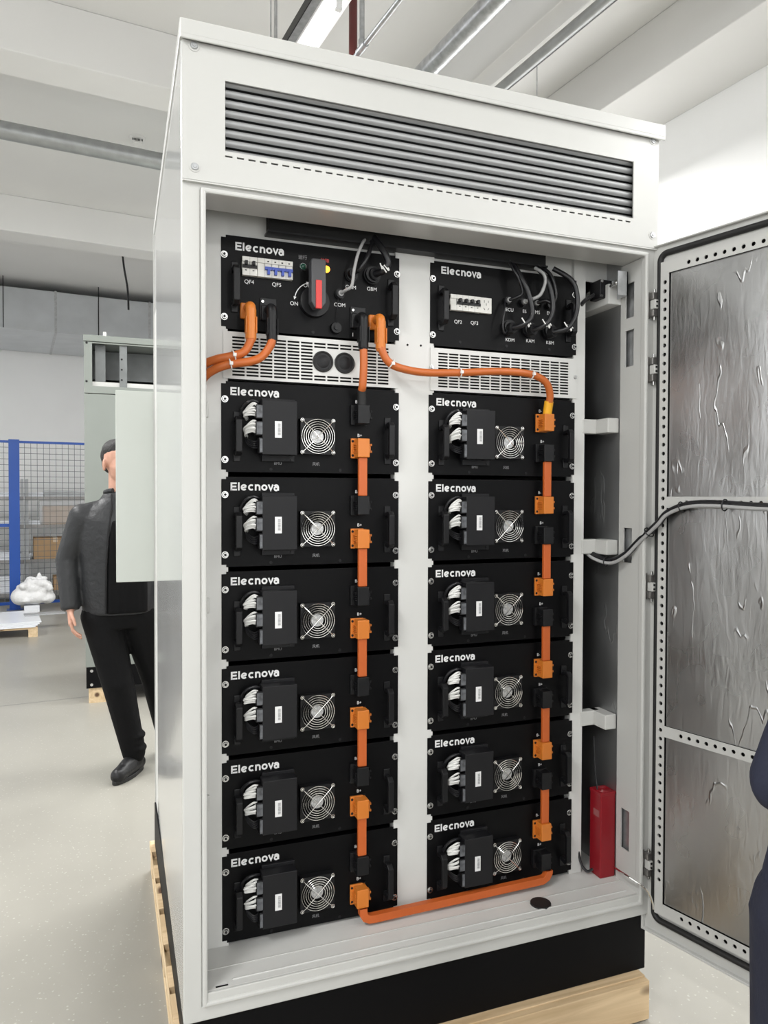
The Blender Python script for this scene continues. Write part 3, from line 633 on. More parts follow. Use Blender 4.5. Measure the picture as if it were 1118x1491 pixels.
# hinges
for v in (442, 537, 855, 1262):
    u = 945 + (v-442)*(-12/820.0)
    pp = onY(u, v, FY-0.02); hz = pp.z
    h = cpart(MB().box(1.168, 1.186, FY-0.004, FY+0.0, hz-0.038, hz+0.038).box(1.180, 1.200, FY-0.022, FY-0.002, hz+0.014, hz+0.034).box(1.180, 1.200, FY-0.022, FY-0.002, hz-0.034, hz-0.014), 'hinge', 'hinge_metal', bevel=0.0015)
    cpart(MB().box(1.183, 1.204, FY-0.026, FY-0.006, hz-0.013, hz+0.013), 'hinge_knuckle', 'white_paint', h, bevel=0.0015)
    cpart(MB().cone((1.191, FY-0.014, hz-0.044), (1.191, FY-0.014, hz+0.044), 0.0035, n=10), 'hinge_pin', 'screw_metal', h, smooth=True)
    cpart(MB().cone((1.190, FY-0.026, hz-0.006), (1.190, FY-0.028, hz-0.006), 0.003, n=8).cone((1.190, FY-0.026, hz+0.006), (1.190, FY-0.028, hz+0.006), 0.003, n=8), 'hinge_screw', 'black_plastic', h)
# door stay wire
def dworld(x, y, z):
    d = Vector((math.sin(DA), -math.cos(DA), 0)); nn = Vector((math.cos(DA), math.sin(DA), 0))
    return Vector((HX, HY, 0)) + d*x + nn*y + Vector((0, 0, z))
s0 = onX(893, 1262, XO1-0.004); s1 = dworld(0.020, -0.024, Z0-1.432)
mid_ = (s0+s1)/2+Vector((0, 0, 0.035))
cpart(MB().tube(smooth_path([s0, onY(908, 1272, -0.145), onY(925, 1283, -0.185), onY(942, 1296, -0.205), s1+Vector((-0.004, 0, 0.022)), s1]), 0.0028, 8), 'door_stay', 'chrome_wire', smooth=True)
# ------------------------------------------------------------------ shared small meshes
def mk(mb, name, m, smooth=True):
    me = mb.mesh(name, smooth); me.materials.append(M[m]); return me
SCREW = mk(MB().cone((0, 0, 0), (0, -0.0015, 0), 0.0088, 0.0088, 18).cone((0, -0.0015, 0), (0, -0.006, 0), 0.0068, 0.0055, 16).cone((0, -0.006, 0), (0, -0.0066, 0), 0.003, 0.0028, 6), 'screw', 'screw_metal')
SOCK = mk(MB().cone((0, -0.0066, 0), (0, -0.0070, 0), 0.0034, 0.0034, 6), 'hex_socket', 'black_plastic', False)
def screw(par, x, z):
    o = link('screw', SCREW, par, (x, 0, z)); link('hex_socket', SOCK, o); return o
def handle_mesh():
    mb = MB()
    for z in (-0.052, 0.052): mb.box(-0.009, 0.009, -0.004, 0, z-0.012, z+0.012)
    pr = [(0.0, -0.046), (-0.026, -0.050), (-0.038, -0.040), (-0.038, 0.040), (-0.026, 0.050), (0.0, 0.046), (0.0, 0.034), (-0.020, 0.038), (-0.027, 0.032), (-0.027, -0.032), (-0.020, -0.038), (0.0, -0.034)]
    n = len(pr); vs = [(-0.008, a, b) for a, b in pr]+[(0.008, a, b) for a, b in pr]
    fs = [(i, (i+1) % n, n+(i+1) % n, n+i) for i in range(n)]
    half = n//2
    for i in range(half-1):
        a, b, c, d = i, i+1, n-2-i, n-1-i
        fs.append((a, b, c, d)); fs.append((n+d, n+c, n+b, n+a))
    mb.add(vs, fs); return mk(mb, 'handle', 'black_plastic', False)
HANDLE = handle_mesh()
def handle(par, x, z):
    o = link('handle', HANDLE, par, (x, 0, z)); b = o.modifiers.new('b', 'BEVEL'); b.width = 0.0025; b.segments = 2; b.limit_method = 'ANGLE'; return o
def socket_mesh():
    return mk(MB().box(-0.026, 0.020, -0.006, 0, -0.026, 0.026), 'socket', 'black_plastic', False)
SOCKET = socket_mesh()
def panel_mesh(x0, x1, z0, z1):
    # rack panel with notched ear corners
    e = 0.012; c = 0.006
    pts = [(x0, z0+c), (x0+e, z0+c), (x0+e, z0), (x1-e, z0), (x1-e, z0+c), (x1, z0+c), (x1, z1-c), (x1-e, z1-c), (x1-e, z1), (x0+e, z1), (x0+e, z1-c), (x0, z1-c)]
    return MB().prism(pts, lambda p, q, t: (p, t, q), -0.0, 0.003)
# ------------------------------------------------------------------ battery module
def make_module():
    r = empty('battery_module')
    x0, x1, z0, z1 = -0.0088, 0.4738, -0.1845, 0.0455
    pan = panel_mesh(x0, x1, z0, z1).build('front_panel', 'black_panel', r, bevel=0.0008)
    MB().box(x0+0.022, x1-0.022, 0.004, 0.62, z0+0.004, z1-0.004).build('case', 'black_panel', r)
    link('brand_lettering', LOGO, pan, (0.014, 0, 0.0105))
    text('BMU', 0.136, -0.161, 0.010, pan, m='print_grey'); text('风机', 0.238, -0.161, 0.010, pan, m='print_grey')
    text('B+', 0.360, -0.0815+0.0, 0.012, pan); text('B-', 0.352, 0.0085, 0.012, pan)
    for x in (0.118, 0.305): MB().cone((x, 0.0, -0.176), (x, -0.0012, -0.176), 0.004, n=10).build('rivet', 'dark_box', pan)
    for x in (0.0, 0.465):
        for z in (0.0, -0.153): screw(r, x, z)
    handle(r, 0.030, -0.094); handle(r, 0.440, -0.094)
    # monitoring unit
    u = MB().box(0.086, 0.176, -0.048, -0.006, -0.141, -0.003).build('monitor_unit', 'dark_box', r, bevel=0.0018)
    MB().box(0.092, 0.178, -0.010, 0.0, -0.156, 0.005).build('mounting_plate', 'dark_box', u, bevel=0.001)
    MB().cone((0.170, -0.0101, -0.150), (0.170, -0.0125, -0.150), 0.004, n=10).build('plate_screw', 'black_plastic', u)
    for zc, h, wd in ((-0.033, 0.036, 0.024), (-0.075, 0.036, 0.024), (-0.118, 0.040, 0.016)):
        c = MB().box(0.094-wd, 0.094, -0.046, -0.018, zc-h/2, zc+h/2).build('plug', 'black_plastic', u, bevel=0.0015)
        MB().box(0.096-wd, 0.0945, -0.0475, -0.044, zc-h/2+0.003, zc+h/2-0.003).build('plug_face', 'grey_plastic', u)
    st = MB().box(0.118, 0.1355, -0.0487, -0.0479, -0.098, -0.056).build('sticker', 'sticker', u)
    mb = MB(); z = -0.062
    while z > -0.092:
        h = random.choice((0.0006, 0.001, 0.0016)); mb.box(0.1255, 0.1325, -0.0490, -0.0486, z-h, z); z -= h+random.choice((0.0006, 0.0011))
    mb.build('barcode', 'print_grey', u)
    # white wire bundles out of an oval grommet
    MB().cone((0.056, 0.0, -0.068), (0.056, -0.0012, -0.068), 0.021, n=20).build('grommet', 'void_black', r)
    rnd = random.Random(3)
    for zc in (-0.030, -0.074):
        mb = MB()
        for k in range(7):
            dz = (k-3)*0.0046; j = rnd.uniform(-0.003, 0.003)
            mb.tube(smooth_path([(0.076, -0.034+0.002*(k % 2), zc+dz), (0.062+j, -0.040-0.004*(k % 3), zc+dz*0.9+0.003+j), (0.046+j*1.5, -0.030+j, zc+dz*0.6-0.006), (0.050+0.006*rnd.random(), -0.010, zc+dz*0.3-0.016), (0.055, 0.004, zc-0.022)], 5), 0.0027, 6)
        mb.build('wire_bundle', 'white_wire', r, smooth=True)
    mb = MB()
    for k in range(4):
        mb.tube(smooth_path([(0.080, -0.03, -0.105-k*0.006), (0.066, -0.034, -0.108-k*0.005), (0.052, -0.016, -0.098-0.004*k), (0.052, 0.002, -0.08)], 5), 0.002, 6)
    mb.build('wire_bundle', 'black_wire', r, smooth=True)
    MB().tube(smooth_path([(0.086, -0.02, -0.012), (0.062, -0.03, -0.006), (0.042, -0.02, -0.022), (0.040, 0.002, -0.055)], 6), 0.004, 8).build('signal_lead', 'black_wire', r, smooth=True)
    # fan
    fx, fz = 0.238, -0.089
    mb = MB(); s = 0.0465
    mb.plate([fx-s, fx+s], [fz-s, fz+s], lambda i, j: ('c', 0.0435), XZ, -0.020, 0.0)
    fan = mb.build('fan_housing', 'black_plastic', r, bevel=0.0)
    MB().cone((fx, -0.002, fz), (fx, -0.0005, fz), 0.0434, n=24).build('fan_well', 'void_black', fan)
    MB().cone((fx, -0.0005, fz), (fx, -0.016, fz), 0.018, 0.0165, 24).build('fan_hub', 'hub_metal', fan, smooth=True)
    mb = MB()
    for k in range(7):
        a = 2*PI*k/7
        for q in range(1):
            c0, s0 = math.cos(a), math.sin(a); c1, s1 = math.cos(a+0.55), math.sin(a+0.55)
            mb.add([(fx+0.016*c0, -0.014, fz+0.016*s0), (fx+0.042*c0, -0.014, fz+0.042*s0), (fx+0.042*c1, -0.005, fz+0.042*s1), (fx+0.016*c1, -0.005, fz+0.016*s1)], [(0, 1, 2, 3)])
    mb.build('fan_blades', 'black_plastic', fan)
    mb = MB()
    for rr in (0.0205, 0.0265, 0.0325, 0.0385, 0.0445):
        mb.tube([(fx+rr*math.cos(2*PI*i/36), -0.0235, fz+rr*math.sin(2*PI*i/36)) for i in range(36)], 0.0011, 6, closed=True)
    for a in (45, 135):
        c, s_ = math.cos(math.radians(a)), math.sin(math.radians(a))
        mb.tube([(fx-0.059*c, -0.021, fz-0.059*s_), (fx-0.046*c, -0.0255, fz-0.046*s_), (fx+0.046*c, -0.0255, fz+0.046*s_), (fx+0.059*c, -0.021, fz+0.059*s_)], 0.0012, 6)
    for sx in (-1, 1):
        for sz in (-1, 1):
            cx, cz = fx+sx*0.0418, fz+sz*0.0418
            mb.tube([(cx+0.0045*math.cos(2*PI*i/12), -0.0212, cz+0.0045*math.sin(2*PI*i/12)) for i in range(12)], 0.0011, 6, closed=True)
            mb.cone((cx, -0.020, cz), (cx, -0.023, cz), 0.0028, 0.002, 8)
    mb.build('finger_guard', 'chrome_wire', r, smooth=True)
    for z in (-0.028, -0.117): link('socket', SOCKET, r, (0.358, 0, z))
    return r
ORD = ['topmost', 'second from the top', 'third from the top', 'fourth from the top', 'fifth from the top', 'bottom']
PITCHZ = 0.241841; XCOL = (0.0, 0.5726)
proto = make_module()
for c, cn in enumerate(('left', 'right')):
    for i in range(6):
        o = proto if (c == 0 and i == 0) else copy_tree(proto)
        o.location = (XCOL[c], 0, Z0-i*PITCHZ)
        tag(o, 'black battery module with fan, %s, %s rack column' % (ORD[i], cn), 'battery module', 'battery modules in the two rack columns')
# ------------------------------------------------------------------ plugs and links
def plug_meshes():
    d = {}
    for nm, m in (('orange', 'orange_plastic'), ('black', 'black_plastic')):
        body = MB().box(-0.0165, 0.0165, -0.042, -0.006, -0.025, 0.025)
        base = MB().box(-0.026, 0.010, -0.012, -0.0055, -0.0265, 0.0265)
        for k in range(5): base.box(-0.020, -0.016, -0.034, -0.010, -0.011+k*0.005-0.0012, -0.011+k*0.005+0.0012)
        clip = MB().box(0.0165, 0.0235, -0.030, -0.010, -0.012, 0.012).box(0.0225, 0.0265, -0.032, -0.008, -0.012, -0.006).box(0.0225, 0.0265, -0.032, -0.008, 0.006, 0.012)
        d[nm] = (mk(body, 'plug', m, False), mk(base, 'plug_base', m, False), mk(clip, 'plug_clip', m, False))
    bolt = mk(MB().cone((-0.0215, -0.0125, 0.019), (-0.0215, -0.0105, 0.019), 0.0035, n=12).cone((-0.0215, -0.0125, -0.019), (-0.0215, -0.0105, -0.019), 0.0035, n=12), 'bolt_hole', 'void_black', False)
    return d, bolt
PLUG, BOLT = plug_meshes()
def plug(par, kind, x, z, flip=False):
    b, ba, cl = PLUG[kind]
    o = link('plug', b, par, (x, 0, z), 0.0018); link('plug_base', ba, o, None, 0.001); link('plug_clip', cl, o, None, 0.001); link('bolt_hole', BOLT, o)
    return o
PX = 0.358
ZU, ZL = -0.028, -0.117
def barlink(x, z_top, z_bot, kt, kb, label):
    r = empty('busbar_link', (x, 0, z_bot), 0, label, 'busbar link', 'orange busbar links between modules')
    plug(r, kt, 0, z_top-z_bot); plug(r, kb, 0, 0)
    MB().box(-0.012, 0.012, -0.036, -0.025, 0.0255, z_top-z_bot-0.0255).build('bar', 'orange_bar', r, bevel=0.002)
    return r
for i in range(5):
    barlink(PX, Z0-i*PITCHZ+ZL, Z0-(i+1)*PITCHZ+ZU, 'orange', 'black', 'orange bar, orange plug above and black below, left column, %s link' % ['topmost', 'second', 'third', 'fourth', 'lowest'][i])
    barlink(PX+XCOL[1], Z0-i*PITCHZ+ZL, Z0-(i+1)*PITCHZ+ZU, 'black', 'orange', 'orange bar, black plug above and orange below, right column, %s link' % ['topmost', 'second', 'third', 'fourth', 'lowest'][i])
# long crossing bar at the bottom
zb6 = Z0-5*PITCHZ+ZL
r = empty('busbar_link', (PX, 0, zb6-0.03), 0, 'long orange busbar crossing from the left column to the right at the bottom', 'busbar link', 'orange busbar links between modules')
plug(r, 'orange', 0, 0.03); plug(r, 'black', XCOL[1], 0.03)
mb = MB(); path = [(0.0, 0.006), (0.0, -0.010), (0.006, -0.020), (0.018, -0.026), (0.03, -0.027), (XCOL[1]-0.012, -0.020), (XCOL[1]+0.000, -0.014), (XCOL[1]+0.008, 0.0), (XCOL[1]+0.008, 0.006)]
hw = 0.0105; up_ = []; dn = []
for i, (a, b) in enumerate(path):
    q0 = path[max(i-1, 0)]; q1 = path[min(i+1, len(path)-1)]; dx, dz = q1[0]-q0[0], q1[1]-q0[1]; l = math.hypot(dx, dz); up_.append((a-dz/l*hw, b+dx/l*hw)); dn.append((a+dz/l*hw, b-dx/l*hw))
n = len(path)
for i in range(n-1):
    P4 = [up_[i], up_[i+1], dn[i+1], dn[i]]
    mb.add([(p, -0.048, q) for p, q in P4]+[(p, -0.030, q) for p, q in P4], [(0, 1, 2, 3), (7, 6, 5, 4), (0, 4, 5, 1), (2, 6, 7, 3)])
mb.build('bar', 'orange_bar', r)
# ------------------------------------------------------------------ high-voltage box and control box
HZ = Z0 + 0.363          # upper screw row of the top boxes
def top_box(name, x, label):
    r = empty(name, (x, 0, HZ), 0, label, 'control box')
    pan = panel_mesh(-0.0075, 0.475, -0.186, 0.050).build('front_panel', 'black_panel', r, bevel=0.0008)
    MB().box(0.016, 0.452, 0.004, 0.55, -0.182, 0.046).build('case', 'black_panel', r)
    for sx in (0.0, 0.468):
        for sz in (0.0, -0.156): screw(r, sx, sz)
    return r, pan
hv, hvp = top_box('switch_box', -0.001, 'black switch box with breakers, red-tipped rotary lever and lit orange lamp')
def T(x): return x+0.001
def tz(z): return z-0.363
link('brand_lettering', LOGO, hvp, (T(0.027), 0, tz(0.377)))
handle(hv, T(0.025), tz(0.283)); handle(hv, T(0.448), tz(0.283))
for s_, x, z in (('QF4', 0.062, 0.3), ('QF5', 0.133, 0.3), ('ON', 0.179, 0.256), ('OFF', 0.216, 0.306), ('COM', 0.303, 0.264), ('GAM', 0.334, 0.314), ('GBM', 0.394, 0.315)):
    text(s_, T(x), tz(z), 0.014, hvp)
text('运行', T(0.202), tz(0.378), 0.012, hvp, m='print_grey'); text('故障', T(0.262), tz(0.376), 0.012, hvp, m='red_plastic')
text('I', T(0.340), tz(0.188), 0.014, hvp)
def breaker(par, x0, x1, z0, z1, poles, tog, name='breaker', ghost=0):
    b = MB().box(x0, x1, -0.008, 0.0, z0, z1).box(x0, x1, -0.011, 0.0, z0, z0+(z1-z0)*0.34).box(x0, x1, -0.011, 0, z0+(z1-z0)*0.74, z1).build(name, 'breaker_white', par, bevel=0.0006)
    pw = (x1-x0)/(poles+ghost)
    for k in range(ghost, poles+ghost):
        xa = x0+k*pw
        MB().box(xa+pw*0.02, xa+pw*0.98, -0.013, -0.006, z0+(z1-z0)*0.40, z0+(z1-z0)*0.56).box(xa+pw*0.30, xa+pw*0.66, -0.020, -0.006, z0+(z1-z0)*(0.54 if tog != 'blue_toggle' else 0.12), z0+(z1-z0)*(0.74 if tog != 'blue_toggle' else 0.42)).build('toggle', tog, b)
        MB().box(xa+pw*0.35, xa+pw*0.6, -0.0114, -0.010, z0+(z1-z0)*(0.24 if tog != 'blue_toggle' else 0.82), z0+(z1-z0)*(0.29 if tog != 'blue_toggle' else 0.88)).build('mark', 'void_black', b)
    mb = MB()
    for k in range(1, poles+ghost): mb.box(x0+k*pw-0.0003, x0+k*pw+0.0003, -0.0113, -0.002, z0, z1)
    if poles+ghost > 1: mb.build('seam', 'print_grey', b)
    return b
breaker(hv, T(0.043), T(0.081), tz(0.314), tz(0.361), 2, 'black_plastic')
breaker(hv, T(0.082), T(0.173), tz(0.314), tz(0.361), 4, 'blue_toggle', ghost=1)
for x, m, lb in ((0.202, 'lamp_green', 'unlit green lamp'), (0.2655, 'lamp_lit', 'lit orange lamp')):
    o = MB().cone((T(x), 0, tz(0.3535)), (T(x), -0.006, tz(0.3535)), 0.0085, n=20).sphere((T(x), -0.006, tz(0.3535)), (0.0078, 0.005, 0.0078)).build('indicator_lamp', m, hv, smooth=True); o['label'] = lb
    MB().cone((T(x), 0, tz(0.3535)), (T(x), -0.003, tz(0.3535)), 0.0105, n=20).build('lamp_bezel', 'black_plastic', o)
# rotary switch
dx, dz = T(0.232), tz(0.264)
d = MB().cone((dx, 0, dz), (dx, -0.014, dz), 0.041, 0.039, 32).build('rotary_dial', 'black_plastic', hv, smooth=True)
mb = MB(); pr = [(-0.0195, 0.092), (-0.016, 0.097), (0.016, 0.097), (0.0195, 0.092), (0.0195, -0.014), (0.010, -0.028), (-0.010, -0.028), (-0.0195, -0.014)]
mb.prism(pr, lambda p, q, t: (dx+p-0.003, t, dz+q), -0.062, -0.014)
MB().prism(pr, lambda p, q, t: (dx+p-0.003, t, dz+q), -0.060, -0.030).cone((dx, -0.014, dz), (dx, -0.031, dz), 0.018, n=20).build('lever', 'lever_grey', d, bevel=0.003)
MB().box(dx-0.011, dx+0.005, -0.0625, -0.055, dz-0.030, dz+0.042).build('lever_tip', 'red_plastic', d, bevel=0.0015)
mb = MB(); stroke(mb, [(dx+x_, dz+z_) for x_, z_ in arc(0, 0, 0.052, 168, 112, 10)], 0.0022, -0.0006)
for a_, s_ in ((168, 1), (112, -1)):
    ca, sa = math.cos(math.radians(a_)), math.sin(math.radians(a_)); px_, pz_ = dx+0.052*ca, dz+0.052*sa; tx, tz_ = -sa*s_, ca*s_
    mb.add([(px_+0.004*ca, -0.0006, pz_+0.004*sa), (px_-0.004*ca, -0.0006, pz_-0.004*sa), (px_+0.008*tx, -0.0006, pz_+0.008*tz_)], [(0, 1, 2)])
mb.build('arrow_print', 'print_white', hvp)
def round_socket(par, x, z, r=0.012, dpt=0.012, m='black_plastic'):
    o = MB().cone((x, 0, z), (x, -dpt*0.5, z), r*1.15, n=20).cone((x, -dpt*0.5, z), (x, -dpt, z), r, n=20).build('round_socket', m, par, smooth=True)
    return o
round_socket(hv, T(0.302), tz(0.292)); round_socket(hv, T(0.334), tz(0.346), 0.016); round_socket(hv, T(0.392), tz(0.350), 0.021, 0.02)
o = MB().cone((T(0.291), 0, tz(0.201)), (T(0.291), -0.012, tz(0.201)), 0.0155, 0.014, 20).cone((T(0.291), -0.012, tz(0.201)), (T(0.291), -0.016, tz(0.201)), 0.007, n=12).build('dust_cap', 'black_plastic', hv, smooth=True)
MB().tube([(T(0.291), -0.012, tz(0.212)), (T(0.293), -0.006, tz(0.24)), (T(0.298), -0.004, tz(0.282))], 0.001, 6).build('tether', 'black_wire', o)
for x in (0.111, 0.354):
    MB().box(T(x)-0.022, T(x)+0.02, -0.006, 0, tz(0.205), tz(0.262)).build('power_socket', 'black_plastic', hv, bevel=0.001)
    for zz in (0.252, 0.222):
        MB().cone((T(x)-0.016, -0.006, tz(zz)), (T(x)-0.016, -0.009, tz(zz)), 0.0035, n=10).build('socket_screw', 'screw_metal', hv, smooth=True)
for x in (0.23,): MB().cone((T(x), 0, tz(0.186)), (T(x), -0.001, tz(0.186)), 0.004, n=10).build('rivet', 'dark_box', hv)
# right control box
ct, ctp = top_box('control_box', 0.5745, 'black control box with white breakers and a socket, right column top')
def C(x): return x-0.5745
link('brand_lettering', LOGO, ctp, (C(0.600), 0, tz(0.3795)))
handle(ct, C(0.600), tz(0.283)); handle(ct, C(1.020), tz(0.283))
for s_, x, z in (('QF2', 0.653, 0.249), ('QF3', 0.705, 0.250), ('ECU', 0.819, 0.298), ('ES', 0.869, 0.298), ('BMS', 0.909, 0.299), ('EMS', 0.957, 0.300), ('KDM', 0.821, 0.211), ('KAM', 0.889, 0.213), ('KBM', 0.957, 0.213)):
    text(s_, C(x), tz(z), 0.014, ctp)
breaker(ct, C(0.625), C(0.719), tz(0.279), tz(0.323), 4, 'black_plastic', ghost=1)
ob = MB().box(C(0.7195), C(0.7555), -0.009, 0, tz(0.279), tz(0.323)).build('power_outlet', 'breaker_white', ct, bevel=0.0008)
mb = MB()
for x, z, a in ((-0.006, 0.011, 90), (0.007, 0.011, 90), (0.0005, 0.003, 90), (-0.006, -0.010, 125), (0.007, -0.010, 55)):
    ca, sa = math.cos(math.radians(a))*0.0032, math.sin(math.radians(a))*0.0032
    mb.bar((C(0.7375)+x-ca, -0.0092, tz(0.301)+z-sa), (C(0.7375)+x+ca, -0.0092, tz(0.301)+z+sa), 0.0012, 0.0012, (0, 1, 0))
mb.build('pin_slot', 'void_black', ob)
for x in (0.808, 0.860, 0.901, 0.950): round_socket(ct, C(x), tz(0.322), 0.010, 0.014)
for x in (0.812, 0.880, 0.948): round_socket(ct, C(x), tz(0.245), 0.019, 0.020)
for x in (0.66, 0.81, 0.955): MB().cone((C(x), 0, tz(0.193)), (C(x), -0.001, tz(0.193)), 0.004, n=10).build('rivet', 'dark_box', ct)
# ------------------------------------------------------------------ vent grilles (bolted into the cabinet between boxes and modules)
def grille(x0, x1, gx0, gx1, ncol, gz0, gz1, blank=None):
    nrow = 12; cw = (gx1-gx0)/ncol; rh = (gz1-gz0)/nrow; xs = [x0, gx0]; zs = [Z0+0.052, Z0+gz0]
    for i in range(ncol): xs += [gx0+i*cw+cw*0.88, gx0+(i+1)*cw]
    for j in range(nrow): zs += [Z0+gz0+j*rh+rh*0.56, Z0+gz0+(j+1)*rh]
    xs[-1] = gx1; xs.append(x1); zs[-1] = Z0+gz1; zs.append(Z0+0.171)
    def cell(i, j):
        if i % 2 == 1 and j % 2 == 1 and i < len(xs)-2 and j < len(zs)-2:
            if blank and blank[0] <= (i-1)//2 <= blank[1] and 2 <= (j-1)//2 <= 9: return 1
            return 0
        return 1
    g = cpart(MB().plate(xs, zs, cell, XZ, -0.001, 0.001), 'vent_grille', 'rack_white_lifted')
    cpart(MB().box(x0+0.015, x1-0.015, 0.012, 0.016, Z0+0.050, Z0+0.172), 'grille_backing', 'void_black', g)
    return g
g1 = grille(-0.004, 0.470, 0.019, 0.447, 12, 0.060, 0.163, (6, 9))
for x in (0.2565, 0.3165):
    mb = MB(); zc = Z0+0.1105
    cpart(MB().tube([(x+0.0255*math.cos(2*PI*i/32), -0.003, zc+0.0255*math.sin(2*PI*i/32)) for i in range(32)], 0.0028, 8, closed=True), 'port_ring', 'black_rubber', g1, smooth=True)
    cpart(MB().cone((x, -0.0012, zc), (x, -0.003, zc), 0.0255, 0.0245, 32).cone((x, -0.003, zc), (x, -0.0035, zc), 0.017, 0.016, 32), 'port_cover', 'black_plastic', g1, smooth=True)
g2 = grille(0.568, 1.052, 0.592, 1.026, 13, 0.062, 0.162)
for g, xx in ((g1, 0.464), (g2, 0.572), (g2, 1.046)):
    link('grille_screw', SCREW, g, Vector((xx, -0.001, Z0+0.116))-CO, 0).scale = (0.7, 1, 0.7)
# ------------------------------------------------------------------ power cables
def elbow(par, m, x, z, name='elbow_connector'):
    z -= 0.012; pts = smooth_path([(x, -0.004, z), (x, -0.030, z), (x, -0.042, z-0.004), (x, -0.046, z-0.014)], 6)
    e = MB().tube(pts, 0.0128, 16).cone((x, -0.046, z-0.010), (x, -0.046, z-0.084), 0.0132, 0.0140, 18).cone((x, -0.046, z-0.084), (x, -0.046, z-0.090), 0.0125, 0.0115, 18).build(name, m, par, smooth=True)
    MB().box(x-0.020, x+0.016, -0.012, 0.0, z-0.026, z+0.014).build('connector_flange', m, e, bevel=0.003)
    for k in (-1, 1): MB().box(x+k*0.0125-0.001, x+k*0.0125+0.001, -0.058, -0.034, z-0.070, z-0.03).build('grip_rib', m, e)
    return e
def tie(par, p, d, r, name='cable_tie', m='tie_white'):
    d = Vector(d).normalized(); a = d.orthogonal().normalized(); b = d.cross(a); p = Vector(p)
    t = MB().tube([p+(a*math.cos(2*PI*i/20)+b*math.sin(2*PI*i/20))*r for i in range(20)], 0.0018, 6, closed=True).box(p.x-0.004, p.x+0.004, p.y-r-0.004, p.y-r+0.002, p.z-0.004, p.z+0.004)
    return t.build(name, m, par, smooth=True)
def power_cable(label, kind, x, pts, r=0.0105, ties=(), end=None):
    t = empty('power_cable', (x, 0, Z0+0.242), 0, label, 'cable', 'orange power cables')
    elbow(t, kind, 0, 0)
    P = smooth_path([(0, -0.046, -0.085)]+[(a-x, b, c-0.242) for a, b, c in pts], 10)
    MB().tube(P, r, 14).build('cable_jacket', 'orange_cable', t, smooth=True)
    for q, rr in ties:
        i = int(q*(len(P)-1)); tie(t, P[i], P[min(i+1, len(P)-1)]-P[max(i-1, 0)], rr)
    return t
power_cable('orange cable with orange elbow plug leaving to the left edge of the rack', 'orange_plastic', 0.058, [(0.056, -0.050, 0.140), (0.040, -0.056, 0.112), (0.010, -0.060, 0.098), (-0.030, -0.050, 0.088), (-0.058, -0.03, 0.072), (-0.066, 0.03, 0.03), (-0.080, 0.12, -0.02)], ties=[(0.42, 0.013)])
power_cable('orange cable with black elbow plug curving left below the first cable', 'black_plastic', 0.111, [(0.107, -0.052, 0.135), (0.085, -0.054, 0.104), (0.055, -0.060, 0.088), (0.005, -0.060, 0.078), (-0.032, -0.050, 0.064), (-0.056, -0.03, 0.044), (-0.066, 0.03, 0.01), (-0.080, 0.12, -0.05)], ties=[(0.50, 0.013)])
c3 = power_cable('straight orange cable with black elbow plug running down to the left column', 'black_plastic', 0.354, [(0.354, -0.050, 0.10), (0.352, -0.048, 0.050), (0.352, -0.040, 0.036)])
plug(c3, 'black', PX-0.354, ZU-0.242)
MB().cone((PX-0.354-0.004, -0.036, 0.040-0.242), (PX-0.354-0.002, -0.028, ZU+0.022-0.242), 0.0115, 0.0125, 14).build('cable_sleeve', 'black_rubber', c3, smooth=True)
XR1 = PX+XCOL[1]
c4 = power_cable('orange cable with orange elbow plug sweeping across to the right column', 'orange_plastic', 0.403, [(0.405, -0.052, 0.140), (0.420, -0.056, 0.113), (0.450, -0.058, 0.098), (0.52, -0.056, 0.090), (0.62, -0.056, 0.095), (0.74, -0.056, 0.106), (0.82, -0.056, 0.108), (0.875, -0.054, 0.102), (0.912, -0.052, 0.084), (0.928, -0.046, 0.055), (XR1, -0.040, 0.030)], ties=[(0.22, 0.013), (0.47, 0.013), (0.70, 0.013)])
plug(c4, 'orange', XR1-0.403, ZU-0.242)
MB().cone((XR1-0.403, -0.038, 0.034-0.242), (XR1-0.403, -0.028, ZU+0.022-0.242), 0.013, 0.013, 14).build('cable_sleeve', 'yellow_sleeve', c4, smooth=True)
# ------------------------------------------------------------------ signal cables
def wire(label, pts, r, m, cat='cable', group=None, plugr=None, plugm='black_plastic', fan=None, extra=None):
    p0 = Vector(pts[0]); t = empty('signal_cable', p0, 0, label, cat, group)
    P = smooth_path([Vector(p)-p0 for p in pts], 8)
    MB().tube(P, r, 10).build('cable_jacket', m, t, smooth=True)
    if plugr: MB().cone((0, 0.012, 0), P[2], plugr, plugr*0.85, 16).build('connector', plugm, t, smooth=True)
    if fan:
        rn = random.Random(len(label)); mb = MB()
        for k in range(6):
            a = Vector((fan[0]+(k-2.5)*0.004, fan[1]+rn.uniform(-0.003, 0.003), Z0+fan[2]+0.008+rn.uniform(-0.004, 0.006)))-p0
            mb.tube([a, a+Vector((0.008+rn.uniform(-.004, .004), -0.004, -0.016+rn.uniform(-.004, .004)))], 0.0018, 6)
        mb.build('wire_tails', 'white_wire', t, smooth=True)
    return t
W = lambda x, y, z: (x, y, Z0+z)
wire('grey data cable from the COM socket up behind the top frame', [W(0.302, -0.010, 0.292), W(0.310, -0.032, 0.296), W(0.322, -0.046, 0.306), W(0.326, -0.054, 0.345), W(0.335, -0.056, 0.385), W(0.352, -0.045, 0.420), W(0.368, -0.02, 0.440)], 0.0042, 'grey_wire', plugr=0.009, plugm='grey_wire')
wire('black cable plugged in the GAM socket under the top frame', [W(0.334, -0.016, 0.346), W(0.345, -0.040, 0.352), W(0.362, -0.046, 0.380), W(0.378, -0.035, 0.415), W(0.385, -0.02, 0.445)], 0.006, 'black_wire', plugr=0.014)
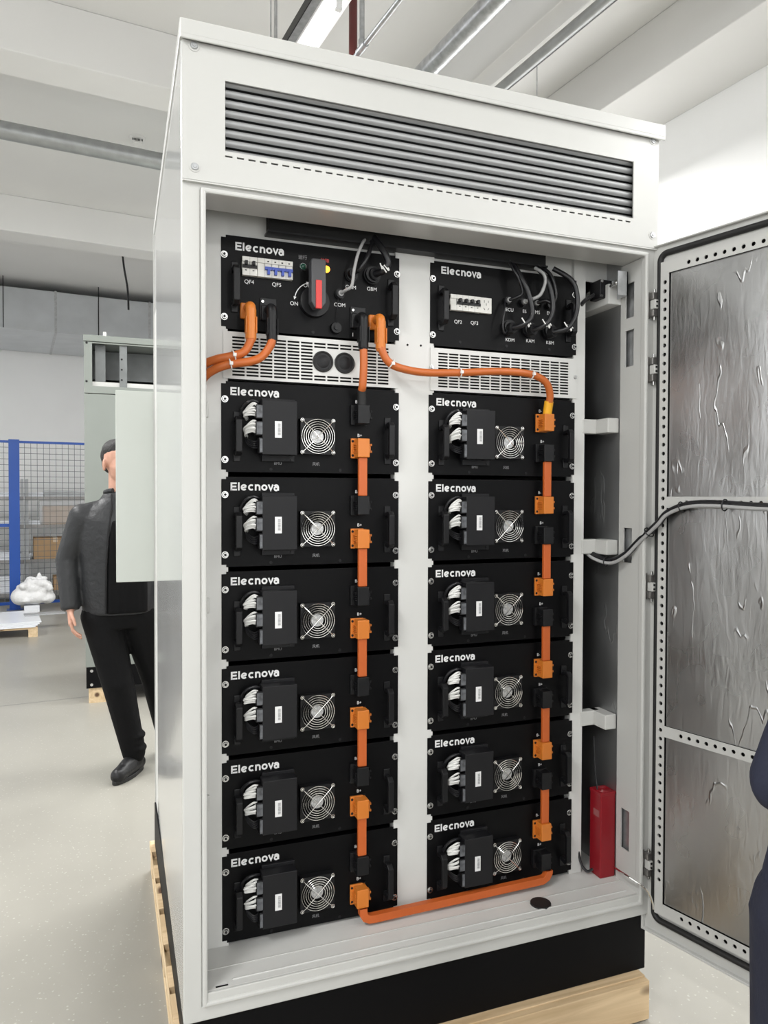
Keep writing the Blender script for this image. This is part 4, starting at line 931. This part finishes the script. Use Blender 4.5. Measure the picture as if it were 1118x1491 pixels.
wire('black corrugated cable with white tails at the GBM socket', [W(0.393, -0.020, 0.350), W(0.408, -0.050, 0.352), W(0.418, -0.060, 0.372), W(0.408, -0.056, 0.400), W(0.396, -0.036, 0.430), W(0.392, -0.02, 0.450)], 0.009, 'black_wire', plugr=0.019, fan=(0.404, -0.062, 0.356))
g = 'signal cables on the control box'
wire('black looped cable with white tails at the KDM socket', [W(0.812, -0.022, 0.240), W(0.835, -0.055, 0.246), W(0.858, -0.060, 0.275), W(0.848, -0.058, 0.330), W(0.830, -0.050, 0.375), W(0.815, -0.025, 0.425)], 0.0075, 'black_wire', group=g, plugr=0.018, fan=(0.836, -0.058, 0.250))
wire('black looped cable with white tails at the KAM socket', [W(0.880, -0.022, 0.240), W(0.905, -0.055, 0.250), W(0.926, -0.060, 0.290), W(0.925, -0.056, 0.340), W(0.910, -0.050, 0.385), W(0.89, -0.025, 0.425)], 0.0075, 'black_wire', group=g, plugr=0.018, fan=(0.904, -0.058, 0.252))
wire('black looped cable with white tails at the KBM socket', [W(0.948, -0.022, 0.240), W(0.980, -0.055, 0.246), W(1.006, -0.060, 0.290), W(1.012, -0.056, 0.345), W(0.995, -0.050, 0.390), W(0.95, -0.025, 0.425)], 0.0075, 'black_wire', group=g, plugr=0.018, fan=(0.978, -0.058, 0.250))
wire('grey cable with a plug at the ECU socket, bending up', [W(0.808, -0.014, 0.322), W(0.822, -0.032, 0.326), W(0.836, -0.044, 0.338), W(0.822, -0.046, 0.375), W(0.806, -0.040, 0.405), W(0.80, -0.02, 0.44)], 0.0042, 'black_wire', group=g, plugr=0.0085, plugm='grey_wire')
wire('pale grey cable arching up from the socket between ECU and BMS', [W(0.860, -0.014, 0.322), W(0.874, -0.034, 0.326), W(0.893, -0.048, 0.338), W(0.906, -0.052, 0.375), W(0.900, -0.050, 0.398), W(0.885, -0.03, 0.418)], 0.0048, 'grey_wire', group=g, plugr=0.0085, plugm='grey_wire')
wire('black cable with a grey plug at the BMS socket', [W(0.901, -0.014, 0.322), W(0.918, -0.034, 0.326), W(0.934, -0.048, 0.318), W(0.946, -0.046, 0.345), W(0.935, -0.040, 0.395), W(0.92, -0.02, 0.425)], 0.0055, 'black_wire', group=g, plugr=0.0085, plugm='grey_wire')
wire('thin black lead hanging in a loop left of the KDM socket', [W(0.795, -0.014, 0.322), W(0.786, -0.03, 0.29), W(0.778, -0.034, 0.245), W(0.785, -0.03, 0.222), W(0.800, -0.02, 0.232)], 0.003, 'black_wire', group=g)
# ------------------------------------------------------------------ black cables sagging from the rack to the door
pa = onX(850, 796, 1.10); 
def cable_pts(dy):
    q = []
    for u, v, y in ((848, 795, 0.05), (864, 808, 0.0), (890, 816, -0.06), (912, 806, -0.11), (932, 786, -0.15)):
        q.append(onY(u, v+dy, y))
    for s_, z in ((0.03, -0.318), (0.06, -0.288), (0.12, -0.266), (0.2, -0.262), (0.32, -0.268), (0.5, -0.27), (0.9, -0.272), (1.1, -0.27)):
        q.append(dworld(s_, -0.034, Z0+z-dy*0.0018))
    return q
for nm, dy, m, rr, lb in (('door_cable', 0, 'black_wire', 0.0095, 'thick black cable sagging from the rack to the open door'), ('door_cable', 3.5, 'grey_wire', 0.005, 'thinner grey cable tied along the black cable to the door')):
    P = cable_pts(dy); p0 = P[0]
    t = empty(nm, p0, 0, lb, 'cable', 'cables running to the door')
    off_ = Vector((-0.012, -0.008, 0)) if dy else Vector()
    Q = smooth_path([p-p0+off_*(0.0 if i == 0 else 1) for i, p in enumerate(P)], 8)
    MB().tube(Q, rr, 10).build('cable_jacket', m, t, smooth=True)
    if not dy:
        for i in (14, 36, 54, 66): tie(t, Q[i]+Vector((-0.004, -0.003, -0.003)), Q[i+1]-Q[i-1], 0.015, m='black_wire')
# ------------------------------------------------------------------ red fire-suppression canister
q0 = onY(866, 1152, 0.06); 
fb = onZ(886, 1284, zfl)
sx_, sy_ = 1.115, 0.0
t = empty('fire_canister', (1.139, -0.028, zfl), 0, 'red square fire-suppression canister standing in the right corner of the cabinet', 'canister')
MB().box(-0.027, 0.027, -0.027, 0.027, 0.0, 0.255).build('body', 'red_box', t, bevel=0.003)
o = MB().box(-0.028, 0.028, -0.028, 0.028, 0.251, 0.261).build('top_cap', 'red_box', t, bevel=0.002)
mb = MB()
for rr in (0.008, 0.015, 0.022): mb.tube([(rr*math.cos(2*PI*i/24), rr*math.sin(2*PI*i/24), 0.261) for i in range(24)], 0.0016, 6, closed=True)
mb.build('vent_ring', 'red_box', o, smooth=True)
MB().box(-0.0278, -0.027, -0.020, 0.008, 0.185, 0.205).build('warning_label', 'label_faded', t)
MB().tube(smooth_path([(-0.02, 0.0, 0.262), (-0.022, 0.01, 0.33), (-0.02, 0.02, 0.42)]), 0.002, 6).build('ignition_wire', 'black_wire', t)
mb = MB().tube(smooth_path([(-0.034, 0.0, 0.02), (-0.050, 0.01, 0.012), (-0.062, 0.03, 0.05), (-0.064, 0.06, 0.2), (-0.06, 0.08, 0.4)]), 0.004, 8).build('lead', 'black_wire', t, smooth=True)
# ------------------------------------------------------------------ pallet under the cabinet
PH = zpl - 0.0
def make_pallet(name, loc, w_, d_, h_, label, over=0.0):
    t = empty(name, loc, 0, label, 'pallet')
    bt = 0.022; bw = 0.10
    n = 7
    for i in range(n):
        y = -d_/2 + (d_-bw)*i/(n-1)
        MB().box(-w_/2, w_/2, y, y+bw, h_-bt, h_-0.0005).build('deck_board', 'pine_x', t, bevel=0.0015)
    for i in range(3):
        x = -w_/2 + (w_-0.09)*i/2
        MB().box(x, x+0.09, -d_/2+0.004, d_/2-0.004, 0.0, 0.02).build('bottom_board', 'pine_y', t, bevel=0.0015)
        for j in range(3):
            y = -d_/2+0.004+(d_-0.12)*j/2
            MB().box(x, x+0.09, y, y+0.11, 0.02, h_-bt).build('block', 'pine_y', t, bevel=0.001)
    return t
pw = XR-0.026-(XLB-0.022); pcx = (XR-0.026+XLB-0.022)/2
pal = make_pallet('wooden_pallet', (pcx, (FY-0.016+BKY+0.02)/2, 0), pw, BKY+0.02-(FY-0.016), zpl, 'pine pallet under the white battery cabinet')
dy_ = (BKY+0.02-(FY-0.016))/2
MB().box(-pw/2, pw/2, -dy_-0.020, -dy_, 0.004, zpl-0.004).build('fascia_board', 'pine_x', pal, bevel=0.002)
MB().box(-pw/2-0.004, -pw/2, -dy_, dy_, zpl-0.026, zpl-0.001).build('edge_batten', 'pine_y', pal, bevel=0.001)
# ------------------------------------------------------------------ second cabinet
SY = 3.70; sp0 = onZ(125, 1025, 0); SX = sp0.x; SY = sp0.y
SW, SD = 1.33, 1.05; SH = onY(121, 487, SY).z
zp1 = onY(124, 972, SY).z; zp0 = onY(124, 1003, SY).z; zwt = onY(135, 500, SY).z; zwb = onY(135, 562, SY).z; zhb = onY(124, 572, SY).z
sc = empty('storage_cabinet', (SX+SW/2, SY+SD/2, zp0), 0, 'grey-green cabinet behind the man, with an open window at its head', 'cabinet')
def sp_(mb, name, m, par=None, **k): return mb.build(name, m, par or sc, off=sc.location, **k)
sp_(MB().box(SX, SX+0.012, SY+0.012, SY+SD, zp1, SH-0.04), 'side_panel', 'grey_green'); sp_(MB().box(SX+SW-0.012, SX+SW, SY+0.012, SY+SD, zp1, SH-0.04), 'side_panel', 'grey_green'); sp_(MB().box(SX, SX+SW, SY+SD-0.012, SY+SD, zp1, SH-0.04), 'back_panel', 'grey_green')
sp_(MB().box(SX-0.004, SX+SW+0.004, SY-0.012, SY+SD+0.01, SH-0.045, SH), 'roof_cap', 'grey_green', bevel=0.003)
wl = onY(134, 520, SY).x
fr2 = sp_(MB().plate([SX, wl, SX+SW-(wl-SX), SX+SW], [zhb, zwb, zwt, SH-0.05], lambda i, j: 0 if i == 1 and j == 1 else 1, XZ, SY-0.008, SY+0.004), 'head_frame', 'grey_green', bevel=0.002)
for u, v in ((126, 499), (126, 555)):
    q = onY(u, v, SY-0.008); sp_(MB().cone((q.x, SY-0.008, q.z), (q.x, SY-0.011, q.z), 0.008, n=10), 'frame_screw', 'black_plastic', fr2)
q0 = onY(174, 530, SY).x; q1 = onY(185, 530, SY).x
st_ = sp_(MB().box(q0, q1, SY+0.01, SY+0.02, zwb-0.01, zwt+0.01), 'strut', 'grey_green_dark', fr2)
for v in (523, 538, 553): sp_(MB().cone(((q0*0.7+q1*0.3), SY+0.01, onY(176, v, SY).z), ((q0*0.7+q1*0.3), SY+0.008, onY(176, v, SY).z), 0.007, n=8), 'strut_hole', 'void_black', st_)
sp_(MB().box(wl+0.02, wl+0.09, SY+0.06, SY+0.10, zwb, zwt), 'inner_bracket', 'grey_green_dark', fr2)
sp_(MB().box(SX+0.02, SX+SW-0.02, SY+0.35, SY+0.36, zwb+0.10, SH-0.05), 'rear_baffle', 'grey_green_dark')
sp_(MB().box(SX+0.02, SX+SW-0.02, SY+0.02, SY+0.20, zwb-0.01, zwb+0.035), 'inner_shelf', 'white_paint')
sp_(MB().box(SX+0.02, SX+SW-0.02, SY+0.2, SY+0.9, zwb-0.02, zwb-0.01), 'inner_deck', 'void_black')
sp_(MB().box(SX, SX+SW, SY-0.004, SY+0.012, zp1, zhb-0.004), 'door', 'grey_green', bevel=0.003)
pl2 = sp_(MB().box(SX+0.004, SX+SW-0.004, SY+0.0, SY+SD, zp0, zp1), 'plinth', 'black_plinth')
for u, v in ((133.5, 977), (133.5, 997)):
    q = onY(u, v, SY); sp_(MB().cone((q.x, SY, q.z), (q.x, SY-0.005, q.z), 0.011, n=12), 'plinth_bolt', 'screw_metal', pl2, smooth=True)
sp_(MB().cone((SX+0.14, SY+0.2, SH), (SX+0.14, SY+0.2, SH+0.07), 0.012, n=10), 'lifting_eye', 'white_paint')
p2 = empty('wooden_pallet', (SX+SW/2, SY+SD/2, 0), 0, 'pine block pallet under the grey-green cabinet', 'pallet')
for i in range(3):
    for j in range(2): MB().box(-SW/2+0.02+i*0.57, -SW/2+0.15+i*0.57, -SD/2+0.01+j*0.8, -SD/2+0.13+j*0.8, 0, zp0-0.0005).build('block', 'pine_y', p2)
# ------------------------------------------------------------------ blue mesh fence
FP = onZ(22, 887, 0); fh = onY(22, 640, FP.y).z
fa, fb_ = ab(FP)
fen = empty('mesh_fence', FP, BA, 'blue steel fence with grey wire mesh in front of the shelving', 'fence')
for x in (-2.4, 0.0, 2.3):
    MB().box(x-0.065, x+0.065, -0.04, 0.04, 0.0, fh).build('post', 'blue_paint', fen, bevel=0.004)
    MB().box(x-0.10, x+0.10, -0.08, 0.08, 0, 0.008).build('base_plate', 'blue_paint', fen)
for x0, x1 in ((-2.335, -0.065), (0.065, 2.235)):
    MB().box(x0, x1, -0.02, 0.02, fh-0.045, fh-0.015).build('top_rail', 'blue_paint', fen); MB().box(x0, x1, -0.02, 0.02, 0.06, 0.10).build('bottom_rail', 'blue_paint', fen)
    if x0 < 0: MB().box(x0, x1, -0.02, 0.02, 1.10, 1.14).build('middle_rail', 'blue_paint', fen)
    mb = MB(); x = x0+0.06
    while x < x1: mb.box(x-0.0028, x+0.0028, -0.003, 0.003, 0.1, fh-0.045); x += 0.077
    z = 0.15
    while z < fh-0.05: mb.box(x0, x1, 0.003, 0.008, z-0.0028, z+0.0028); z += 0.077
    o = mb.build('wire_mesh', 'mesh_wire', fen); o['kind'] = 'stuff'
# ------------------------------------------------------------------ shelving behind the fence with its goods
def shelf_unit(a, label, length):
    t = empty('shelving_unit', wab(a, fb_+0.75, 0), BA, label, 'shelving', 'grey steel shelving behind the fence')
    for x in (0, length):
        for y in (0, 0.55): MB().box(x-0.02, x+0.02, y-0.02, y+0.02, 0, 1.75).build('upright', 'rack_steel', t)
    for z in (0.13, 0.60, 1.10, 1.50):
        MB().box(-0.02, length+0.02, -0.03, 0.58, z-0.03, z).build('shelf', 'rack_steel', t, bevel=0.002)
        MB().box(-0.02, length+0.02, -0.034, -0.03, z-0.055, z).build('shelf_lip', 'hinge_metal', t)
    return t
shelf_unit(fa-1.9, 'left grey steel shelving bay behind the blue fence', 2.0)
shelf_unit(fa+0.16, 'right grey steel shelving bay behind the blue fence, holding the cartons', 2.0)
def carton(a, z, w_, d_, h_, label, rz=0.0):
    t = empty('carton', wab(a, fb_+0.95, z), BA+rz, label, 'box', 'cardboard cartons on the shelving')
    MB().box(-w_/2, w_/2, -d_/2, d_/2, 0, h_).build('body', 'cardboard', t, bevel=0.004)
    MB().box(-w_/2, -0.003, -d_/2, d_/2, h_, h_+0.004).box(0.003, w_/2, -d_/2, d_/2, h_, h_+0.004).build('flap', 'cardboard', t)
    MB().box(-0.03, 0.03, -d_/2-0.001, d_/2+0.001, h_-0.06, h_+0.0055).build('packing_tape', 'tape', t)
    return t
def a_at(u, z): return ab(onZ(u, 723+(EYE-z)*1074/11.0, z) if abs(EYE-z) > .05 else CAM)[0]
def a_px(u):      # along-wall coordinate of image column u at the shelving depth
    d = ray(u, 723); k = (fb_+0.9 - CAM.dot(BX))/d.dot(BX); return (CAM+d*k).dot(AX)
c1 = carton((a_px(62)+a_px(118))/2, 1.10, a_px(118)-a_px(62), 0.4, 0.26, 'brown carton wrapped in clear film on the upper shelf behind the man')
MB().box(-0.31, 0.31, -0.215, 0.215, 0.001, 0.40).build('film_wrap', 'film_plastic', c1, bevel=0.02)
carton((a_px(48)+a_px(110))/2, 0.60, a_px(110)-a_px(48), 0.4, 0.30, 'plain brown carton on the middle shelf behind the fence')
carton(a_px(95), 0.13, 0.34, 0.3, 0.2, 'small brown carton on the lowest shelf beside the white bundle')
def slab_stack(a, z, w_, n, label, m='sheet_white'):
    t = empty('sheet_stack', wab(a, fb_+0.95, z), BA, label, 'stack', 'white packets on the shelving')
    for i in range(n): MB().box(-w_/2+random.uniform(-.02, .02), w_/2+random.uniform(-.02, .02), -0.2, 0.2, i*0.03, i*0.03+0.027).build('sheet', m, t, bevel=0.003)
slab_stack(a_px(44), 1.50, 0.34, 2, 'flat white packets on the top shelf right of the post'); slab_stack(a_px(44), 1.10, 0.24, 2, 'white packets on the upper shelf left of the film-wrapped carton'); slab_stack(a_px(33), 0.60, 0.22, 3, 'white packets on the middle shelf left of the plain carton')
slab_stack(a_px(4), 1.10, 0.5, 2, 'white packets at the left edge on the upper shelf'); slab_stack(a_px(4), 0.60, 0.4, 4, 'white packets at the left edge on the middle shelf'); slab_stack(a_px(5), 0.13, 0.5, 8, 'tall stack of white packets at the left edge on the lowest shelf'); slab_stack(a_px(3), 1.50, 0.4, 2, 'white packets at the left edge on the top shelf')
slab_stack(a_px(106), 1.50, 0.8, 3, 'grey flat packets on the top shelf above the film-wrapped carton', 'rack_steel'); slab_stack(a_px(60), 0.13, 0.24, 3, 'white packets on the lowest shelf behind the bundle')
# white plastic bundle in front of the post
bp = onZ(45, 884, 0); q = onZ(45, 890, 0)
t = empty('plastic_bundle', q, BA, 'bulging white bag of packing foam at the foot of the fence', 'bag')
MB().box(-0.08, 0.10, -0.1, 0.1, 0, 0.085).build('foam_block', 'sheet_white', t)
def remesh(mb, name, m, voxel, sm=4, parent=None):
    me = bpy.data.meshes.new(name); me.from_pydata([tuple(v) for v in mb.v], [], mb.f)
    bm = bmesh.new(); bm.from_mesh(me); bmesh.ops.recalc_face_normals(bm, faces=bm.faces); bm.to_mesh(me); bm.free()
    o = bpy.data.objects.new(name, me); COL.objects.link(o)
    r_ = o.modifiers.new('r', 'REMESH'); r_.mode = 'VOXEL'; r_.voxel_size = voxel; r_.use_smooth_shade = True
    s_ = o.modifiers.new('s', 'SMOOTH'); s_.factor = 0.5; s_.iterations = sm
    dg = bpy.context.evaluated_depsgraph_get(); nm_ = bpy.data.meshes.new_from_object(o.evaluated_get(dg)); o.modifiers.clear(); o.data = nm_
    nm_.materials.clear(); nm_.materials.append(M[m]); nm_.polygons.foreach_set('use_smooth', [True]*len(nm_.polygons)); o.name = name
    if parent: o.parent = parent
    return o
mb = MB(); rb = random.Random(5)
lumps = [((-0.12, 0, 0.20), (0.12, 0.13, 0.115)), ((0.05, 0.0, 0.19), (0.16, 0.14, 0.10)), ((0.20, 0.03, 0.17), (0.10, 0.1, 0.085)), ((0.03, 0, 0.31), (0.13, 0.12, 0.11)), ((0.13, 0, 0.29), (0.10, 0.1, 0.10))]
for k in range(26):
    a_ = rb.uniform(-2.9, 2.9); lumps.append(((0.05+0.19*math.cos(a_), rb.uniform(-0.10, 0.02), 0.26+0.13*math.sin(a_)), (rb.uniform(.03, .07), rb.uniform(.03, .06), rb.uniform(.02, .06))))
lumps += [((0.0, 0, 0.44), (0.06, 0.02, 0.02)), ((0.10, 0.0, 0.46), (0.03, 0.02, 0.05)), ((0.16, 0, 0.43), (0.05, 0.02, 0.025))]
for c, r_ in lumps: mb.sphere(c, r_)
remesh(mb, 'bag', 'foam_white', 0.014, 3, t)
# ------------------------------------------------------------------ pallet with white sheets, front left of the fence
lp = onZ(55, 927, 0)
la, lb = ab(lp)
t = empty('wooden_pallet', wab(la, lb, 0), BA, 'low pine pallet on the floor at the left, stacked with white sheets', 'pallet')
for x in (-0.05, -0.65, -1.2):
    for y in (0.0, 0.4, 0.8): MB().box(x-0.04, x+0.05, y, y+0.09, 0, 0.085).build('block', 'pine_y', t)
for i in range(6): MB().box(-1.25, 0.0, i*0.16, i*0.16+0.10, 0.085, 0.105).build('deck_board', 'pine_x', t)
for i in range(4):
    o = MB().box(-0.6, 0.6, -0.45, 0.45, 0, 0.013).build('white_sheet', 'sheet_white', None, bevel=0.002)
    o.location = wab(la-0.62+0.015*i, lb+0.44, 0.1055+i*0.0145); o.rotation_euler = (0, 0, BA+0.01*i); tag(o, 'white board %s on the low pallet at the left' % ['lying lowest in the stack', 'second from the bottom of the stack', 'third from the bottom of the stack', 'on top of the stack'][i], 'board', 'white boards on the pallet')
o = MB().box(0, 0.42, 0, 0.16, 0, 0.012).build('white_sheet', 'rack_steel', None); o.location = wab(la-0.12, lb+0.42, 0.164); o.rotation_euler = (0, 0, BA+0.06); tag(o, 'grey strip jutting out over the right end of the white boards', 'board')
# ------------------------------------------------------------------ people
def person(loc, rz, label, mats, head_yaw=0.0, pose=None):
    t = empty('person', loc, rz, label, 'person'); lean = (pose or {}).get('lean', 0.0)
    def LN(mb): mb.v = [(v[0]+lean*max(0.0, v[2]-0.85), v[1], v[2]) for v in mb.v]; return mb
    jm, sm_, tm, bmn = mats
    P = dict(hipw=0.095, elbow=((-0.285, 0.02, 1.17), (0.285, 0.02, 1.17)), wrist=((-0.285, -0.055, 0.925), (0.285, -0.055, 0.925)), knee=((-0.10, -0.03, 0.50), (0.11, -0.01, 0.50)), ankle=((-0.11, 0.02, 0.10), (0.12, 0.06, 0.10)), foot=(-0.35, 0.35), hand=True, open_front=True)
    P.update(pose or {})
    # body: head, neck, hands as one skin surface joined through torso and arms
    mb = MB()
    cy, sy = math.cos(head_yaw), math.sin(head_yaw)
    def H(x, y, z): return (x*cy - y*sy, x*sy + y*cy - 0.005, 1.685+z)
    def hs(c, r): mb.sphere(H(*c), r, 18, 12)
    hs((0, 0.012, 0.035), (0.078, 0.078, 0.095)); hs((0, 0.03, 0.04), (0.074, 0.074, 0.085)); hs((0, -0.022, -0.02), (0.066, 0.066, 0.095))
    hs((0, -0.040, -0.075), (0.045, 0.045, 0.040)); hs((0, -0.068, -0.085), (0.022, 0.022, 0.020))
    hs((0, -0.086, -0.012), (0.011, 0.014, 0.024)); hs((0, -0.096, -0.028), (0.015, 0.013, 0.011)); hs((0, -0.082, -0.058), (0.024, 0.012, 0.010))
    for s in (-1, 1):
        hs((s*0.030, -0.070, 0.022), (0.024, 0.014, 0.008)); hs((s*0.040, -0.055, -0.022), (0.024, 0.02, 0.02))
        hs((s*0.080, 0.018, -0.004), (0.010, 0.018, 0.030)); hs((s*0.083, 0.014, -0.028), (0.008, 0.010, 0.012))
    mb.loft([(0, 0.012, 1.40, 0.075, 0.07), (0, 0.012, 1.50, 0.060, 0.062), (0, 0.010, 1.56, 0.056, 0.060), (0, 0.004, 1.66, 0.056, 0.062)])
    mb.loft([(0, 0, 0.95, 0.14, 0.09), (0, 0, 1.2, 0.15, 0.09), (0, 0, 1.42, 0.15, 0.08)])
    for k, s in ((0, -1), (1, 1)):
        sh = (s*0.17, 0.0, 1.41); e = P['elbow'][k]; w_ = Vector(P['wrist'][k])
        mb.capsule(sh, e, 0.045, 0.038); mb.capsule(e, w_, 0.036, 0.026)
        d = (w_-Vector(e)).normalized(); f_ = Vector((0, -1, 0)); f_ = (f_-d*f_.dot(d)).normalized(); sd = d.cross(f_)
        pm = w_+d*0.055
        for q in (-0.022, 0.0, 0.022): mb.capsule(w_+f_*q*0.7, w_+d*0.085+f_*q, 0.017, 0.015, 10)
        inn = Vector((-s, 0, 0))
        for fi, (q, L_) in enumerate(((0.033, 0.072), (0.011, 0.082), (-0.011, 0.076), (-0.033, 0.060))):
            k0 = w_+d*0.085+f_*q; k1 = k0+d*L_*0.48+inn*0.006; k2 = k1+d*L_*0.32+inn*0.020; k3 = k2+d*L_*0.16+inn*0.018
            mb.capsule(k0, k1, 0.0092, 0.0086, 8); mb.capsule(k1, k2, 0.0086, 0.0078, 8); mb.capsule(k2, k3, 0.0078, 0.0070, 8)
        t0 = w_+d*0.028+f_*0.022; t1 = w_+d*0.065+f_*0.052+inn*0.012; t2 = w_+d*0.098+f_*0.060+inn*0.020
        mb.capsule(t0, t1, 0.0125, 0.0100, 8); mb.capsule(t1, t2, 0.0100, 0.0082, 8)
    remesh(LN(mb), 'body', 'skin', 0.0046, 3, t)
    # eyes, brows, mouth
    for s in (-1, 1):
        e = MB().sphere(H(s*0.031, -0.072, 0.004), 0.0115, 12, 8); e = LN(e).build('eye', 'eye_white', t, smooth=True); LN(MB().sphere(H(s*0.031, -0.0815, 0.004), 0.0048, 10, 6)).build('iris', 'eye_dark', e, smooth=True)
        LN(MB().tube([H(s*0.014, -0.088, 0.024), H(s*0.031, -0.087, 0.030), H(s*0.050, -0.074, 0.025)], [0.003, 0.0036, 0.002], 6)).build('eyebrow', 'hair', t, smooth=True)
    LN(MB().tube([H(-0.022, -0.084, -0.058), H(0, -0.095, -0.057), H(0.022, -0.084, -0.058)], [0.0025, 0.004, 0.0025], 6)).build('lips', 'skin', t, smooth=True)
    mb = MB()
    def hh(c, r): mb.sphere(H(*c), r, 18, 12)
    hh((0, 0.022, 0.072), (0.080, 0.080, 0.066)); hh((0, 0.042, 0.045), (0.0765, 0.0765, 0.075)); hh((0, 0.068, 0.005), (0.056, 0.042, 0.060)); hh((0, -0.018, 0.098), (0.060, 0.056, 0.034))
    remesh(LN(mb), 'hair', 'hair', 0.007, 2, t)
    # jacket
    mb = MB()
    mb.loft([(0, 0, 0.875, 0.192, 0.135), (0, 0, 1.02, 0.200, 0.138), (0, 0, 1.15, 0.203, 0.138), (0, 0, 1.28, 0.215, 0.138), (0, 0, 1.38, 0.215, 0.128), (0, 0, 1.445, 0.175, 0.105), (0, 0.006, 1.49, 0.105, 0.085), (0, 0.008, 1.535, 0.074, 0.076)], 28)
    for k, s in ((0, -1), (1, 1)):
        sh = (s*0.185, 0.0, 1.395); e = P['elbow'][k]; w_ = P['wrist'][k]; d = (Vector(w_)-Vector(e)).normalized()
        mb.capsule((s*0.10, 0, 1.43), sh, 0.06, 0.074); mb.capsule(sh, e, 0.076, 0.062); mb.cone(e, Vector(w_)+d*0.012, 0.062, 0.047, 18); mb.sphere(e, 0.063)
        for q in range(3): mb.sphere(Vector(e)+d*(0.06+0.05*q)+Vector((0.004*(-1)**q, 0, 0)), 0.058-0.004*q)
    bk = P.get('bulk', 1.0); mb.v = [(x*(1+(bk-1)*max(0, min(1, (1.35-z)/0.2))), y, z) for x, y, z in mb.v]
    remesh(LN(mb), 'jacket', jm, 0.009, 3, t)
    if P['open_front']:
        mb = MB().loft([(0, -0.024, 1.36, 0.050, 0.110), (0, -0.024, 1.43, 0.046, 0.090), (0, -0.015, 1.49, 0.050, 0.068), (0, -0.01, 1.515, 0.050, 0.064)])
        for cx in (-0.045, -0.015, 0.015, 0.045, 0.075, 0.105):
            k_ = math.sqrt(1-(cx/0.205)**2); yj = lambda r_: -r_*k_+0.030-0.009
            mb.loft([(cx, yj(0.137), 0.885, 0.032, 0.030), (cx, yj(0.138), 1.02, 0.032, 0.030), (cx*0.95, yj(0.138), 1.15, 0.032, 0.030), (cx*0.85, yj(0.138), 1.28, 0.030, 0.030), (cx*0.55, yj(0.130), 1.38, 0.026, 0.028)])
        remesh(mb, 'shirt', sm_, 0.009, 2, t)
        MB().tube([(-0.078, -0.134, 0.89), (-0.074, -0.136, 1.15), (-0.062, -0.132, 1.32), (-0.045, -0.108, 1.44), (-0.045, -0.078, 1.52)], 0.005, 8).build('zip_edge', 'black_plastic', t, smooth=True)
    LN(MB().tube([(0.072*math.cos(a), 0.006+0.074*math.sin(a), 1.53-0.012*math.sin(a)) for a in [math.radians(-60+300*i/20+0) for i in range(21)]], 0.013, 8)).build('collar', jm, t, smooth=True)
    # trousers
    mb = MB()
    mb.loft([(0, 0.0, 0.80, 0.165, 0.115), (0, 0, 0.90, 0.172, 0.12), (0, 0, 1.0, 0.158, 0.11)])
    for k, s in ((0, -1), (1, 1)):
        hp_ = (s*P['hipw'], 0, 0.86); kn = P['knee'][k]; an = P['ankle'][k]
        mb.capsule(hp_, kn, 0.108, 0.084); mb.capsule(kn, an, 0.084, 0.062)
        for q in range(3): mb.sphere((an[0]+0.006*(-1)**q, an[1]-0.004, an[2]+0.03+0.035*q), (0.066-0.003*q, 0.068, 0.022))
        mb.sphere((kn[0], kn[1]-0.012, kn[2]), (0.072, 0.075, 0.07))
    remesh(mb, 'trousers', tm, 0.010, 3, t)
    for k, s in ((0, -1), (1, 1)):
        an = P['ankle'][k]; fy = P['foot'][k]; c, s_ = math.cos(fy), math.sin(fy)
        def F(x, y, z): return (an[0]+x*c-y*s_, an[1]+x*s_+y*c, z)
        mb = MB()
        mb.capsule(F(0, 0.01, 0.15), F(0, 0.012, 0.07), 0.047, 0.045); mb.capsule(F(0, 0.045, 0.045), F(0, -0.05, 0.050), 0.041, 0.046); mb.capsule(F(0, -0.05, 0.050), F(0, -0.155, 0.040), 0.047, 0.040); mb.capsule(F(0, -0.02, 0.075), F(0, -0.09, 0.056), 0.042, 0.040)
        mb.v = [(x, y, max(z, 0.006)) for x, y, z in mb.v]
        b = remesh(mb, 'boot', bmn, 0.008, 2, t)
        out = [(0.042*math.sin(a)*(1.0 if math.cos(a) < 0 else 1.06), -0.055-0.140*math.cos(a)) for a in [2*PI*i/28 for i in range(28)]]
        MB().prism([F(x, y, 0)[:2] for x, y in out], lambda p, q, z: (p, q, z), 0.001, 0.022).build('sole', 'black_rubber', b, bevel=0.003)
    return t
mc = onY(174, 723, 2.38)
person((mc.x, 2.38, 0), math.radians(2), 'man in a dark leather jacket and black trousers behind the cabinet, face hidden', ('jacket_leather', 'shirt_black', 'trouser_black', 'boot_leather'), math.radians(30),
       dict(knee=((-0.015, -0.06, 0.50), (0.19, 0.05, 0.50)), ankle=((0.065, -0.05, 0.11), (0.27, 0.16, 0.10)), foot=(-0.60, 0.3), elbow=((-0.262, 0.02, 1.17), (0.285, 0.02, 1.17)), wrist=((-0.250, -0.05, 0.920), (0.285, -0.055, 0.925))))
def cw(r_, f_): return CAM + rgt*r_ + Vector((math.sin(YAW), math.cos(YAW), 0))*f_
nv = cw(0.775, 1.12)
person((nv.x, nv.y, 0), PI-0.35, 'person in navy work clothes at the right edge, before the open door', ('navy_cloth', 'navy_dark', 'navy_dark', 'boot_leather'), 0.2,
       dict(open_front=False, lean=-0.30, elbow=((-0.26, 0.02, 1.15), (0.235, 0.05, 1.11)), wrist=((-0.25, -0.20, 1.10), (0.03, -0.20, 1.05)), bulk=1.05))
